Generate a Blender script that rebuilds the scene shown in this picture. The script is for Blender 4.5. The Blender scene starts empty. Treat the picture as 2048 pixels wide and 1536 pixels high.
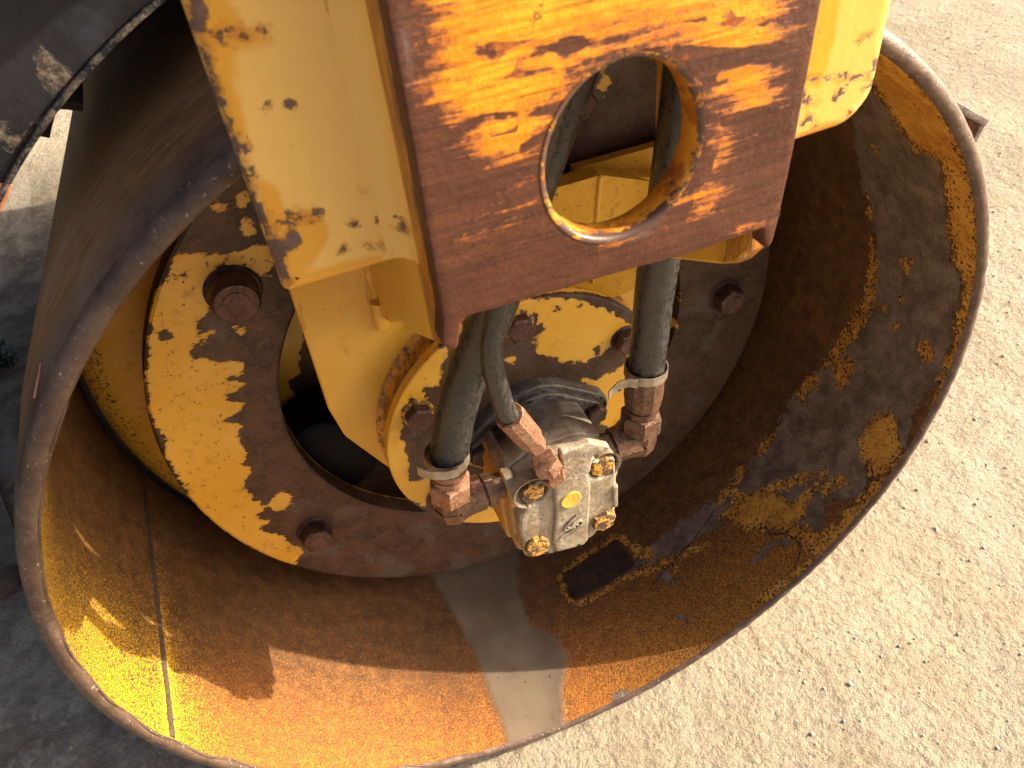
import bpy, bmesh, math, random
import numpy as np
from mathutils import Vector, Matrix
from mathutils.geometry import delaunay_2d_cdt
from math import radians, pi, sin, cos, hypot, atan2

random.seed(4); rng = np.random.default_rng(4)
SC = bpy.context.scene

# ------------------------------------------------------------------ camera
# world: X along the drum face, Y along the drum axis (away from viewer), Z up; origin = centre of the drum mouth
FPX = 1621.1
RX = np.array([[0.92300494, 0.31897357, -0.21521556],
               [-0.37327014, 0.60640861, -0.70209544],
               [-0.09344132, 0.7283711, 0.67878145]])      # rows: world axes in camera axes
CAM = np.array([-0.17120793, -0.40246045, 0.55008537])
cd = bpy.data.cameras.new('camera'); co = bpy.data.objects.new('camera', cd); SC.collection.objects.link(co)
m = Matrix.Identity(4)
for i in range(3):
    for j in range(3): m[i][j] = RX[i, j]
    m[i][3] = CAM[i]
co.matrix_world = m
cd.sensor_fit = 'HORIZONTAL'; cd.sensor_width = 36.0; cd.lens = FPX / 2048 * 36
cd.clip_start = 0.01; cd.clip_end = 500
cd.dof.use_dof = True; cd.dof.focus_distance = 0.74; cd.dof.aperture_fstop = 14.0
SC.camera = co

# ------------------------------------------------------------------ light
SUN = Vector((0.906, -0.189, 0.423)).normalized()          # towards the sun
w = bpy.data.worlds.new("World"); SC.world = w; w.use_nodes = True
nt = w.node_tree; bg = nt.nodes['Background']
sky = nt.nodes.new('ShaderNodeTexSky'); sky.sky_type = 'NISHITA'; sky.sun_disc = False
sky.air_density = .6; sky.dust_density = 8.0; sky.ozone_density = .5; sky.sun_elevation = math.asin(SUN.z); sky.sun_rotation = atan2(SUN.x, SUN.y)
nt.links.new(sky.outputs[0], bg.inputs[0]); bg.inputs[1].default_value = 0.147
sl = bpy.data.lights.new('sun', 'SUN'); sl.energy = 4.6; sl.angle = radians(0.5); sl.color = (1.0, 0.88, 0.70)
so = bpy.data.objects.new('sun', sl); SC.collection.objects.link(so)
so.rotation_euler = SUN.to_track_quat('Z', 'Y').to_euler(); so.location = (3, -1, 3)
SC.view_settings.view_transform = 'Standard'; SC.view_settings.look = 'None'
SC.view_settings.gamma = 1; SC.view_settings.exposure = 1.05
SC.cycles.max_bounces = 10; SC.cycles.diffuse_bounces = 6; SC.cycles.use_denoising = True

# ------------------------------------------------------------------ tracing helpers (photo pixel -> point on a real surface)
def ray(u, v):
    return RX @ np.array([(u - 1024) / FPX, -(v - 768) / FPX, -1.0])
def aty(u, v, y):
    d = ray(u, v); p = CAM + d * (y - CAM[1]) / d[1]; return (p[0], p[2])
def atx(u, v, x):
    d = ray(u, v); p = CAM + d * (x - CAM[0]) / d[0]; return (p[1], p[2])
def atz(u, v, z):
    d = ray(u, v); p = CAM + d * (z - CAM[2]) / d[2]; return (p[0], p[1])
def P3(u, v, y):
    a = aty(u, v, y); return Vector((a[0], y, a[1]))
def cyl(u, v, r=0.4):
    d = ray(u, v); a = d[0]**2 + d[2]**2; b = 2 * (CAM[0]*d[0] + CAM[2]*d[2]); c = CAM[0]**2 + CAM[2]**2 - r*r
    t = (-b + math.sqrt(max(b*b - 4*a*c, 0))) / (2*a); p = CAM + t*d
    th = atan2(p[2], p[0]); th = th - 2*pi if th > pi*0.6 else th
    return (th * r, p[1])

def sdf(P, polys, clamp=0.04):
    """signed distance (metres, inside positive), union of polygons"""
    P = np.asarray(P, float); out = np.full(len(P), -clamp)
    for poly in polys:
        q = np.asarray(poly, float)
        lo, hi = q.min(0) - clamp, q.max(0) + clamp
        sel = np.where(((P > lo) & (P < hi)).all(1))[0]
        if not len(sel): continue
        S = P[sel]; A = q; Bq = np.roll(q, -1, 0)
        d2 = np.full(len(S), 1e9); ins = np.zeros(len(S), bool)
        for a, b in zip(A, Bq):
            e = b - a; wv = S - a; t = np.clip((wv @ e) / max(e @ e, 1e-12), 0, 1)
            dd = wv - t[:, None] * e; d2 = np.minimum(d2, (dd**2).sum(1))
            c = ((a[1] <= S[:, 1]) != (b[1] <= S[:, 1]))
            with np.errstate(divide='ignore', invalid='ignore'):
                xx = a[0] + (S[:, 1] - a[1]) / (b[1] - a[1] if b[1] != a[1] else 1e-12) * (b[0] - a[0])
            ins ^= c & (S[:, 0] < xx)
        s = np.where(ins, 1, -1) * np.sqrt(d2)
        out[sel] = np.maximum(out[sel], np.clip(s, -clamp, clamp))
    return out
def blob(u, v, r, n=7, k=1.0):
    return [(u + r * (1 + .35 * sin(3.1*i + u)) * cos(2*pi*i/n), v + r * k * (1 + .3 * cos(2.3*i + v)) * sin(2*pi*i/n)) for i in range(n)]
def streak(u0, v0, u1, v1, w0, w1=None, n=6):
    w1 = w0 if w1 is None else w1; L = hypot(u1-u0, v1-v0); nx, ny = -(v1-v0)/L, (u1-u0)/L
    top, bot = [], []
    for i in range(n+1):
        t = i/n; ww = (w0 + (w1-w0)*t) * (0.35 + 0.65*sin(pi*min(max(t, .08), .92))) * (1 + .3*sin(5.7*i+u0))
        x, y = u0+(u1-u0)*t, v0+(v1-v0)*t
        top.append((x+nx*ww, y+ny*ww)); bot.append((x-nx*ww, y-ny*ww))
    return top + bot[::-1]

# ------------------------------------------------------------------ node helper
class S:
    def __init__(s, b, sock): s.b, s.s = b, sock
    def _m(s, op, o=None, o2=None, clamp=False):
        n = s.b.nt.nodes.new('ShaderNodeMath'); n.operation = op; n.use_clamp = clamp
        for i, x in enumerate((s, o, o2)):
            if x is None: continue
            if isinstance(x, S): s.b.nt.links.new(x.s, n.inputs[i])
            else: n.inputs[i].default_value = x
        return S(s.b, n.outputs[0])
    def __add__(s, o): return s._m('ADD', o)
    __radd__ = __add__
    def __mul__(s, o): return s._m('MULTIPLY', o)
    __rmul__ = __mul__
    def __sub__(s, o): return s._m('SUBTRACT', o)
    def __rsub__(s, o): return (s * -1.0)._m('ADD', o)
    def mx(s, o): return s._m('MAXIMUM', o)
    def mn(s, o): return s._m('MINIMUM', o)
    def pw(s, o): return s._m('POWER', o)
    def ab(s): return s._m('ABSOLUTE')
    def sn(s): return s._m('SINE')
    def ss(s, a, b, lo=0.0, hi=1.0):
        n = s.b.nt.nodes.new('ShaderNodeMapRange'); n.interpolation_type = 'SMOOTHSTEP'
        s.b.nt.links.new(s.s, n.inputs[0])
        for i, x in zip((1, 2, 3, 4), (a, b, lo, hi)):
            if isinstance(x, S): s.b.nt.links.new(x.s, n.inputs[i])
            else: n.inputs[i].default_value = x
        return S(s.b, n.outputs[0])
class B:
    def __init__(b, nt):
        b.nt = nt; tc = nt.nodes.new('ShaderNodeTexCoord'); b.co = tc.outputs['Object']
    def vec(b, sx, sy, sz, off=(0, 0, 0), rot=(0, 0, 0)):
        n = b.nt.nodes.new('ShaderNodeMapping'); b.nt.links.new(b.co, n.inputs[0])
        n.inputs['Scale'].default_value = (sx, sy, sz); n.inputs['Location'].default_value = off; n.inputs['Rotation'].default_value = rot
        return n.outputs[0]
    def noise(b, scale, detail=4, rough=0.6, vec=None, dist=0.0):
        n = b.nt.nodes.new('ShaderNodeTexNoise'); b.nt.links.new(vec or b.co, n.inputs['Vector'])
        n.inputs['Scale'].default_value = scale; n.inputs['Detail'].default_value = detail
        n.inputs['Roughness'].default_value = rough; n.inputs['Distortion'].default_value = dist
        return S(b, n.outputs[0])
    def voro(b, scale, vec=None, feature='F1', rnd=1.0):
        n = b.nt.nodes.new('ShaderNodeTexVoronoi'); n.feature = feature; b.nt.links.new(vec or b.co, n.inputs['Vector'])
        n.inputs['Scale'].default_value = scale; n.inputs['Randomness'].default_value = rnd
        return S(b, n.outputs['Distance'])
    def attr(b, name):
        n = b.nt.nodes.new('ShaderNodeAttribute'); n.attribute_name = name; return S(b, n.outputs['Fac'])
    def xyz(b):
        n = b.nt.nodes.new('ShaderNodeSeparateXYZ'); b.nt.links.new(b.co, n.inputs[0]); return [S(b, o) for o in n.outputs]
    def mix(b, f, c1, c2):
        n = b.nt.nodes.new('ShaderNodeMix'); n.data_type = 'RGBA'
        for i, x in ((0, f), (6, c1), (7, c2)):
            if isinstance(x, S): b.nt.links.new(x.s, n.inputs[i])
            else: n.inputs[i].default_value = x if i == 0 else (*x, 1.0)
        return S(b, n.outputs[2])
def mat(name, fn):
    M = bpy.data.materials.new(name); M.use_nodes = True; nt = M.node_tree; p = nt.nodes['Principled BSDF']; b = B(nt)
    r = fn(b)
    def put(inp, x):
        if isinstance(x, S): nt.links.new(x.s, p.inputs[inp])
        elif isinstance(x, tuple): p.inputs[inp].default_value = (*x, 1.0)
        else: p.inputs[inp].default_value = x
    for k, inp in (('color', 'Base Color'), ('rough', 'Roughness'), ('metal', 'Metallic'), ('spec', 'Specular IOR Level'), ('coat', 'Coat Weight'), ('coatr', 'Coat Roughness')):
        if k in r: put(inp, r[k])
    if 'h' in r:
        bn = nt.nodes.new('ShaderNodeBump'); bn.inputs['Strength'].default_value = r.get('bs', 1.0); bn.inputs['Distance'].default_value = 1.0
        nt.links.new(r['h'].s, bn.inputs['Height']); nt.links.new(bn.outputs[0], p.inputs['Normal'])
    return M

YEL = (0.74, 0.385, 0.022); YELP = (0.80, 0.455, 0.065); YELD = (0.52, 0.24, 0.02); ORG = (0.62, 0.21, 0.012)
def rust(b, lo=(0.030, 0.017, 0.011), mid=(0.085, 0.045, 0.026), hi=(0.15, 0.070, 0.035), s=30):
    n = b.noise(s, 6, .65).ss(.36, .64); n2 = b.noise(s*9, 4, .7).ss(.35, .75)
    return b.mix(n2 * .6, b.mix(n, lo, mid), hi)
def yellow(b, s=12, dirt=.5):
    n = b.noise(s, 4, .6).ss(.35, .68); c = b.mix(n, YEL, YELP)
    g = b.noise(s*7, 5, .7).ss(.52, .78) * dirt
    return b.mix(g, c, YELD)

# ------------------------------------------------------------------ mesh helpers
def link_mesh(name, me, M, parent=None, smooth=35):
    if M:
        for x in (M if isinstance(M, (list, tuple)) else [M]): me.materials.append(x)
    me.polygons.foreach_set('use_smooth', [True] * len(me.polygons))
    if smooth is not None: me.set_sharp_from_angle(angle=radians(smooth))
    o = bpy.data.objects.new(name, me); SC.collection.objects.link(o)
    if parent: setpar(o, parent)
    return o
def setpar(o, parent):
    o.parent = parent
    if parent.parent is None: o.matrix_parent_inverse = Matrix.Translation(parent.location).inverted()
def mesh(name, verts, faces, M, parent=None, smooth=35, recalc=True):
    me = bpy.data.meshes.new(name); me.from_pydata([tuple(v) for v in verts], [], faces)
    if recalc:
        bm = bmesh.new(); bm.from_mesh(me); bmesh.ops.recalc_face_normals(bm, faces=bm.faces); bm.to_mesh(me); bm.free()
    return link_mesh(name, me, M, parent, smooth)
def verts_of(o):
    a = np.empty(len(o.data.vertices)*3); o.data.vertices.foreach_get('co', a); return a.reshape(-1, 3)
def setattr_(o, name, vals):
    a = o.data.attributes.new(name, 'FLOAT', 'POINT'); a.data.foreach_set('value', np.asarray(vals, np.float32))
def thing(name, label, cat, loc, group=None):
    o = bpy.data.objects.new(name, None); SC.collection.objects.link(o); o.location = loc
    o['label'] = label; o['category'] = cat; o.empty_display_size = .05
    if group: o['group'] = group
    return o
def resample(loop, step):
    out = []
    n = len(loop)
    for i in range(n):
        a = np.array(loop[i], float); c = np.array(loop[(i+1) % n], float); L = np.linalg.norm(c-a); k = max(1, int(math.ceil(L/step)))
        for j in range(k): out.append(a + (c-a)*j/k)
    return np.array(out)
def area(l): x, y = l[:, 0], l[:, 1]; return .5*np.sum(x*np.roll(y, -1) - y*np.roll(x, -1))
def rounded(poly, rad):
    """round polygon corners; rad = number or list"""
    n = len(poly); out = []
    for i in range(n):
        r = rad if not isinstance(rad, (list, tuple)) else rad[i]
        p = Vector(poly[i]); a = Vector(poly[i-1]); c = Vector(poly[(i+1) % n])
        if r <= 0: out.append(tuple(p)); continue
        da, dc = (a-p), (c-p); la, lc = da.length, dc.length; da.normalize(); dc.normalize()
        ang = da.angle(dc)
        if ang > 3.1: out.append(tuple(p)); continue
        t = min(r / math.tan(ang/2), la*.49, lc*.49)
        k = 6
        for j in range(k+1):
            s = j/k; q = (1-s)**2*(p+da*t) + 2*s*(1-s)*p + s*s*(p+dc*t); out.append(tuple(q))
    return out
def circle(cx, cy, r, n=48): return [(cx + r*cos(2*pi*i/n), cy + r*sin(2*pi*i/n)) for i in range(n)]
def inset(l, d):
    a = np.roll(l, 1, 0); c = np.roll(l, -1, 0)
    e1 = l-a; e2 = c-l; e1 /= np.linalg.norm(e1, axis=1)[:, None]+1e-12; e2 /= np.linalg.norm(e2, axis=1)[:, None]+1e-12
    n1 = np.c_[-e1[:, 1], e1[:, 0]]; n2 = np.c_[-e2[:, 1], e2[:, 0]]; n = n1+n2
    k = np.clip(1/np.maximum((n*n1).sum(1), .4), 0, 2.2)
    return l + n*k[:, None]*d
def plate(name, outline, holes, d0, d1, M, parent, bevel=.002, step=.006, axis='y', grid=True, seg=3, jag=0.0, backbevel=0.0):
    """solid plate: outline in the plane, front face at depth d0, back at d1"""
    sg = 1 if d1 > d0 else -1
    loops = []
    for k, l in enumerate([outline] + list(holes)):
        q = resample(l, step)
        if (area(q) < 0) == (k == 0): q = q[::-1].copy()
        if jag > 0:
            t = np.arange(len(q)); q = inset(q, 0) ; q = q + rng.normal(0, jag, q.shape)
        loops.append(q)
    V = []; F = []
    def mp(p, d): return (p[0], d, p[1]) if axis == 'y' else (d, p[0], p[1])
    rings = []
    prof = [(bevel*(1-sin(pi/2*i/seg)), bevel*(1-cos(pi/2*i/seg))) for i in range(seg+1)] if bevel > 0 else [(0, 0)]
    prof = [(ins, dep) for ins, dep in prof]
    for l in loops:
        rr = []
        for ins, dep in prof + ([(0, abs(d1-d0))] if backbevel == 0 else [(0, abs(d1-d0)-backbevel), (backbevel, abs(d1-d0))]):
            q = inset(l, ins) if ins > 0 else l
            s = len(V); V += [mp(p, d0 + sg*dep) for p in q]; rr.append((s, q))
        n = len(l)
        for (s0, _), (s1, _) in zip(rr, rr[1:]):
            F += [(s0+i, s0+(i+1) % n, s1+(i+1) % n, s1+i) for i in range(n)]
        rings.append(rr)
    def fill(idx, depth, withgrid):
        pts = []; edges = []; ids = []
        for rr in rings:
            s, q = rr[idx]; k = len(pts); n = len(q)
            pts += [Vector(p) for p in q]; ids += list(range(s, s+n)); edges += [(k+i, k+(i+1) % n) for i in range(n)]
        polys = [rr[idx][1] for rr in rings]
        if withgrid:
            lo, hi = polys[0].min(0), polys[0].max(0)
            gx, gy = np.meshgrid(np.arange(lo[0]+step*.5, hi[0], step), np.arange(lo[1]+step*.5, hi[1], step))
            G = np.c_[gx.ravel(), gy.ravel()] + rng.uniform(-.2, .2, (gx.size, 2))*step
            s = sdf(G, [polys[0]]); ok = s > step*.45
            for h in polys[1:]: ok &= sdf(G, [h]) < -step*.45
            for g in G[ok]: ids.append(len(V)); V.append(mp(g, depth)); pts.append(Vector(g))
        r = delaunay_2d_cdt(pts, edges, [], 0, 1e-7, True)
        vo, fo, orig = r[0], r[2], r[3]
        C = np.array([[(vo[f[0]][0]+vo[f[1]][0]+vo[f[2]][0])/3, (vo[f[0]][1]+vo[f[1]][1]+vo[f[2]][1])/3] for f in fo])
        ok = sdf(C, [polys[0]]) > 0
        for h in polys[1:]: ok &= sdf(C, [h]) < 0
        for f, k in zip(fo, ok):
            if k and all(orig[i] for i in f): F.append(tuple(ids[orig[i][0]] for i in f))
    fill(0, d0, grid); fill(-1, d1, False)
    return mesh(name, V, F, M, parent)
def revolve(name, prof, M, parent, n=96, a0=0, a1=2*pi, center=(0, 0, 0), smooth=35, jit=None):
    """profile of (y, r) about the Y axis"""
    full = abs(a1-a0-2*pi) < 1e-6; cols = n if full else n+1; V = []; F = []; k = len(prof)
    for i in range(cols):
        a = a0 + (a1-a0)*i/n
        for y, r in prof: V.append((center[0]+r*cos(a), center[1]+y, center[2]+r*sin(a)))
    for i in range(n):
        j = (i+1) % cols
        for q in range(k-1): F.append((i*k+q, i*k+q+1, j*k+q+1, j*k+q))
    return mesh(name, V, F, M, parent, smooth)
def turned(name, p0, dirv, prof, M, parent, n=24, hexr=None, rot=0.0, smooth=35):
    """solid turned / hexagonal piece along dirv from p0; prof (t, r)"""
    d = Vector(dirv).normalized(); up = Vector((0, 0, 1)) if abs(d.z) < .9 else Vector((0, 1, 0))
    a = d.cross(up).normalized(); c = d.cross(a); V = []; F = []; k = len(prof)
    for t, r in prof:
        for i in range(n):
            th = 2*pi*i/n + rot; V.append(Vector(p0) + d*t + (a*cos(th) + c*sin(th))*r)
    for q in range(k-1):
        for i in range(n): F.append((q*n+i, q*n+(i+1) % n, (q+1)*n+(i+1) % n, (q+1)*n+i))
    F.append(tuple(range(n))); F.append(tuple((k-1)*n+i for i in range(n)))
    return mesh(name, V, F, M, parent, smooth)
def hexprof(L, r, ch=None):
    ch = ch or r*.12; return [(0, r*.97), (ch*.3, r), (L-ch*.6, r), (L, r-ch)]
def spline(pts, step=.004):
    P = [Vector(p) for p in pts]; P = [P[0]*2-P[1]] + P + [P[-1]*2-P[-2]]; out = []
    for i in range(1, len(P)-2):
        L = (P[i+1]-P[i]).length; k = max(2, int(L/step))
        for j in range(k):
            t = j/k; out.append(.5*((2*P[i]) + (-P[i-1]+P[i+1])*t + (2*P[i-1]-5*P[i]+4*P[i+1]-P[i+2])*t*t + (-P[i-1]+3*P[i]-3*P[i+1]+P[i+2])*t**3))
    out.append(P[-2]); return out
def tube(name, pts, r, M, parent, n=24, step=.003, smooth=60, raw=False):
    P = pts if raw else spline(pts, step); V = []; F = []; LA = []; AN = []; L = 0
    t = (P[1]-P[0]).normalized(); up = Vector((0, 1, 0)); a = t.cross(up).normalized()
    for i, p in enumerate(P):
        t = (P[min(i+1, len(P)-1)]-P[max(i-1, 0)]).normalized(); a = (a - t*a.dot(t)).normalized(); c = t.cross(a)
        if i: L += (P[i]-P[i-1]).length
        rr = r(L) if callable(r) else r
        for j in range(n):
            th = 2*pi*j/n; V.append(p + (a*cos(th)+c*sin(th))*rr); LA.append(L); AN.append(j/n)
    for i in range(len(P)-1):
        for j in range(n): F.append((i*n+j, i*n+(j+1) % n, (i+1)*n+(j+1) % n, (i+1)*n+j))
    F.append(tuple(range(n))); F.append(tuple((len(P)-1)*n+i for i in range(n)))
    o = mesh(name, V, F, M, parent, smooth); setattr_(o, 'len', LA); return o
def bead(name, pts, r, M, parent, n=8, rough=.25, period=.006):
    """irregular weld bead along a path"""
    P = spline(pts, .0018); ph = rng.uniform(0, 6)
    return tube(name, P, lambda L: r*(1 + rough*.5*abs(sin(L/period*pi+ph)) + rng.uniform(-rough, rough)*.25), M, parent, n=n, raw=True)

# ------------------------------------------------------------------ materials
def m_shell(b):
    yel, gry, mud, den, hue = (b.attr(k) for k in ('yel', 'gry', 'mud', 'den', 'hue'))
    x, y, z = b.xyz()
    fine = b.noise(620, 2, .55, dist=.3); med = b.noise(120, 5, .7); big = b.noise(14, 4, .6)
    # speckled remains of paint on rust
    d = den + (big-.5)*.35 + (med-.5)*.30
    spk = (fine - (0.655 - d*.205)).ss(-.022, .030)
    rb = b.mix(b.noise(60, 6, .7).ss(.3, .7), (0.075, 0.034, 0.012), (0.200, 0.092, 0.028))
    rb = b.mix(b.noise(300, 3, .6).ss(.45, .75)*.7, rb, (0.050, 0.028, 0.016))
    org = b.mix(med.ss(.35, .65), (0.50, 0.145, 0.012), (0.60, 0.225, 0.022))
    yc = b.mix(hue, (0.82, 0.46, 0.014), org)
    rust_c = b.mix(den.ss(.25, .9)*.6, rb, b.mix(hue, (0.12, 0.065, 0.02), (0.30, 0.100, 0.022)))
    rust_c = b.mix(b.noise(520, 3, .6).ss(.48, .62)*den*.7, rust_c, (0.06, 0.030, 0.015))
    c = b.mix(spk*(.25 + den*.75), rust_c, yc)
    c = b.mix(b.noise(5, 5, .65, b.vec(1, .35, 1)).ss(.50, .72)*.45, c, (0.060, 0.030, 0.014))
    c = b.mix((b.noise(260, 2, .5)).ss(.735, .76)*.7, c, (0.40, 0.33, 0.26))
    # scraped grey
    g = (gry + (b.noise(55, 7, .72)-.5)*.055).ss(-.0008, .0012)
    gc = b.mix(b.noise(40, 6, .7).ss(.35, .7), (0.120, 0.086, 0.057), (0.285, 0.215, 0.150))
    gc = b.mix(b.noise(230, 4, .7).ss(.62, .75)*.5, gc, (0.30, 0.25, 0.19))
    c = b.mix(g, c, gc)
    # surviving paint
    yy = (yel + (b.noise(70, 7, .75)-.5)*.045)
    ym = yy.ss(-.0006, .0010)
    hol = (b.noise(330, 4, .7) - yy.ss(0, .02, .50, .60)).ss(0, .03)
    yp = b.mix(b.noise(35, 5, .7).ss(.35, .65), (0.52, 0.22, 0.022), (0.70, 0.38, 0.06))
    yp = b.mix(b.noise(120, 4, .6).ss(.6, .7)*.5, yp, (0.40, 0.13, 0.015))
    c = b.mix(ym*(1.0-hol*.85), c, yp)
    c = b.mix(hol*ym, c, (0.035, 0.018, 0.010))
    mm = (mud + (b.noise(45, 5, .65)-.5)*.014).ss(-.0045, .0065)*.93
    mc = b.mix(b.noise(16, 4, .5).ss(.3, .7), (0.115, 0.086, 0.058), (0.175, 0.135, 0.092))
    mc = b.mix((b.noise(160, 2, .5)).ss(.70, .74), mc, (0.07, 0.035, 0.025))
    c = b.mix(mm, c, mc)
    h = fine*.0011*(1.0-mm*.95) + spk*.0003*(1.0-mm) + med*.0012*(1.0-mm*.9) + g*(b.noise(110, 5, .7)*.0045) + ym*.0004
    return dict(color=c, rough=.60-g*.14+mm*.1, metal=.0, spec=.32, h=h, bs=.8)
M_SHELL = mat('drum_inside_rust', m_shell)

def m_tread(b):
    v = b.vec(9, 40, 9)
    n = b.noise(4, 6, .7, v); f = b.noise(500, 3, .7)
    circ = b.noise(1, 5, .7, b.vec(6, 420, 6))
    c = b.mix(n.ss(.35, .65), (0.060, 0.030, 0.014), (0.125, 0.060, 0.024))
    c = b.mix(b.noise(7, 5, .7).ss(.5, .66)*.75, c, (0.10, 0.09, 0.072))
    c = b.mix(circ.ss(.55, .72)*.4, c, (0.13, 0.085, 0.055))
    c = b.mix(b.noise(150, 2, .5, b.vec(1, 2.2, .55)).ss(.72, .76), c, (0.40, 0.33, 0.26))
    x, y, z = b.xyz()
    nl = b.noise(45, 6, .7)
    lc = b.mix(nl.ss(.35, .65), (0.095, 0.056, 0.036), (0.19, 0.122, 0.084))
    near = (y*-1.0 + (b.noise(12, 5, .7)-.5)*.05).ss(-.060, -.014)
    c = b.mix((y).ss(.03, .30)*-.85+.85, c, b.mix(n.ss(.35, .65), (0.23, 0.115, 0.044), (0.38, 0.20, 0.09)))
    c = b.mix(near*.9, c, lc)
    return dict(color=c, rough=.60-near*.16+n*.1, metal=.0, spec=.05+near*.22, h=circ*.0004+f*.0005+b.noise(110, 4, .6)*.0006, bs=.8)
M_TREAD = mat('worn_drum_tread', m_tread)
def m_lip(b):
    n = b.noise(45, 6, .7); f = b.noise(260, 4, .7)
    c = b.mix(n.ss(.35, .65), (0.070, 0.040, 0.025), (0.145, 0.090, 0.060))
    c = b.mix(f.ss(.52, .72)*.6, c, (0.18, 0.090, 0.046))
    c = b.mix(b.noise(330, 3, .6).ss(.64, .70)*.85, c, (0.46, 0.38, 0.31))
    c = b.mix(b.noise(70, 6, .75).ss(.58, .66)*.6, c, (0.085, 0.05, 0.03))
    return dict(color=c, rough=.34+f*.25, metal=.15, h=n*.0006+f*.0008, bs=.9)
M_LIP = mat('bare_steel_lip', m_lip)

def painted(amp=.03, w=.0006, nscale=75, brown=None, chips=.5, chipthr=.69, dirt=.35, stretch=None, spec=.5, yel0=None, streaky=0.0):
    def f(b):
        yel = b.attr('yel')
        vec = b.vec(*stretch) if stretch else None
        n = b.noise(nscale, 8, .70, vec); n3 = b.noise(nscale*.3, 5, .6, vec)
        fld = yel + (n-.5)*amp + (n3-.5)*amp*.6
        mk = fld.ss(-w, w)
        ch = (b.noise(nscale*2.4, 5, .7) + b.attr('chp') - (chipthr)).ss(0, .012) * chips
        spot = (b.voro(nscale*1.9) * -1.0 + .055).ss(0, .02) * b.noise(nscale*.8, 3).ss(.5, .6)
        mk2 = mk*(1.0-ch)*(1.0-spot*chips)
        yc = yellow(b, 13, dirt) if yel0 is None else yel0(b)
        halo = (fld.ss(-.001, .004, 1.0, 0.0)) * mk
        yc = b.mix(halo*b.noise(160, 4, .7).ss(.42, .62)*.45, yc, (0.40, 0.17, 0.02))
        rc = rust(b) if brown is None else brown(b)
        grey = (b.noise(20, 4, .6)).ss(.52, .64)
        rc = b.mix(grey*.6, rc, (0.115, 0.092, 0.072))
        scr_ = b.noise(46, 4, .6, b.vec(1, 1, 11, rot=(0, .5, 0))).ss(.655, .69)*.35
        rc = b.mix(scr_, rc, (0.30, 0.235, 0.175))
        c = b.mix(mk2, rc, yc)
        h = mk2*.0005 + b.noise(nscale*1.6, 5, .6)*.0007*(1.0-mk2) + b.noise(60, 3, .5)*.0003
        return dict(color=c, rough=.55-mk2*.17, metal=(1.0-mk2)*.25, spec=spec, h=h, bs=.8)
    return f
M_RING = mat('chipped_yellow_ring', painted(amp=.030, nscale=80, chips=.95, chipthr=.635, dirt=.9, stretch=(.55, 1, 1.25)))
M_HUB = mat('chipped_yellow_cover', painted(amp=.022, nscale=105, chips=.95, chipthr=.66, dirt=.6))
M_HEAD = mat('stained_yellow_head', painted(amp=.016, nscale=120, dirt=.9, chipthr=.66, chips=.95))
def speckled_yellow(b):
    c = yellow(b, 9, .45)
    d = b.noise(240, 4, .7).ss(.655, .69)*.8
    d2 = (b.noise(60, 4, .6, b.vec(1, 1, .25))).ss(.62, .68)*.45
    c = b.mix(d, c, (0.10, 0.05, 0.02)); c = b.mix(d2, c, (0.40, 0.17, 0.015))
    return dict(color=c, rough=.36+d*.3, spec=.5, h=b.noise(150, 3, .5)*.00055+b.noise(520, 2, .5)*.0002-d*.0003, bs=.8)
M_YEL = mat('weathered_yellow_paint', speckled_yellow)
def grim_yellow(b):
    c = b.mix(b.noise(20, 5, .65).ss(.35, .65), (0.58, 0.29, 0.016), (0.70, 0.37, 0.03))
    c = b.mix(b.noise(170, 5, .75).ss(.60, .64)*.85, c, (0.09, 0.045, 0.02)); c = b.mix(b.noise(45, 5, .7).ss(.56, .70)*.6, c, (0.36, 0.15, 0.012))
    return dict(color=c, rough=.5, spec=.3, h=b.noise(150, 3, .5)*.0006, bs=.8)
M_YELG = mat('grimy_yellow_paint', grim_yellow)
def flange_yellow(b):
    e = b.attr('edge')
    c = yellow(b, 9, .45)
    st = b.noise(14, 6, .75, b.vec(7, 7, 1.0)).ss(.30, .50)
    o = b.mix(b.noise(90, 5, .7, b.vec(1.6, 1.6, .4)).ss(.35, .65), (0.55, 0.20, 0.012), (0.22, 0.075, 0.018))
    c = b.mix((e + .008 + (b.noise(60, 5, .7, b.vec(1, 1, .35))-.5)*.035).ss(.0, .018)*st, c, o)
    d = b.noise(120, 4, .65, b.vec(1, 1, .28)).ss(.635, .67)*.8
    c = b.mix(d, c, (0.09, 0.045, 0.02))
    return dict(color=c, rough=.40, h=b.noise(100, 4, .6)*.0006, bs=.8)
M_FLANGE = mat('streaky_yellow_web', flange_yellow)
def m_arm(b):
    r = b.attr('rst'); h0 = b.attr('halo')
    n = b.noise(120, 7, .75); c = b.mix(b.noise(4, 3, .5).ss(.4, .6)*.5, (0.84, 0.485, 0.090), (0.88, 0.555, 0.155))
    c = b.mix((h0 + (b.noise(20, 4, .6)-.5)*.02).ss(-.002, .003)*.9, c, (0.76, 0.345, 0.012))
    a = (r + .0008 + (n-.5)*.022)
    o = (r + .003 + (b.noise(110, 7, .75)-.5)*.022).ss(-.001, .004)
    c = b.mix(o*.8, c, b.mix(n.ss(.4, .6), (0.62, 0.23, 0.012), (0.35, 0.11, 0.012)))
    mk = a.ss(-.0006, .0008)
    c = b.mix(mk, c, b.mix(n.ss(.4, .6), (0.07, 0.036, 0.024), (0.15, 0.085, 0.060)))
    d = b.noise(230, 5, .75).ss(.675, .71)*.8
    c = b.mix(d, c, (0.20, 0.08, 0.02))
    return dict(color=c, rough=.34+mk*.2, spec=.5, h=b.noise(70, 3, .5)*.0004+b.noise(330, 3, .5)*.00016-mk*.0003, bs=.8)
M_ARM = mat('sun_bleached_yellow_arm', m_arm)
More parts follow.
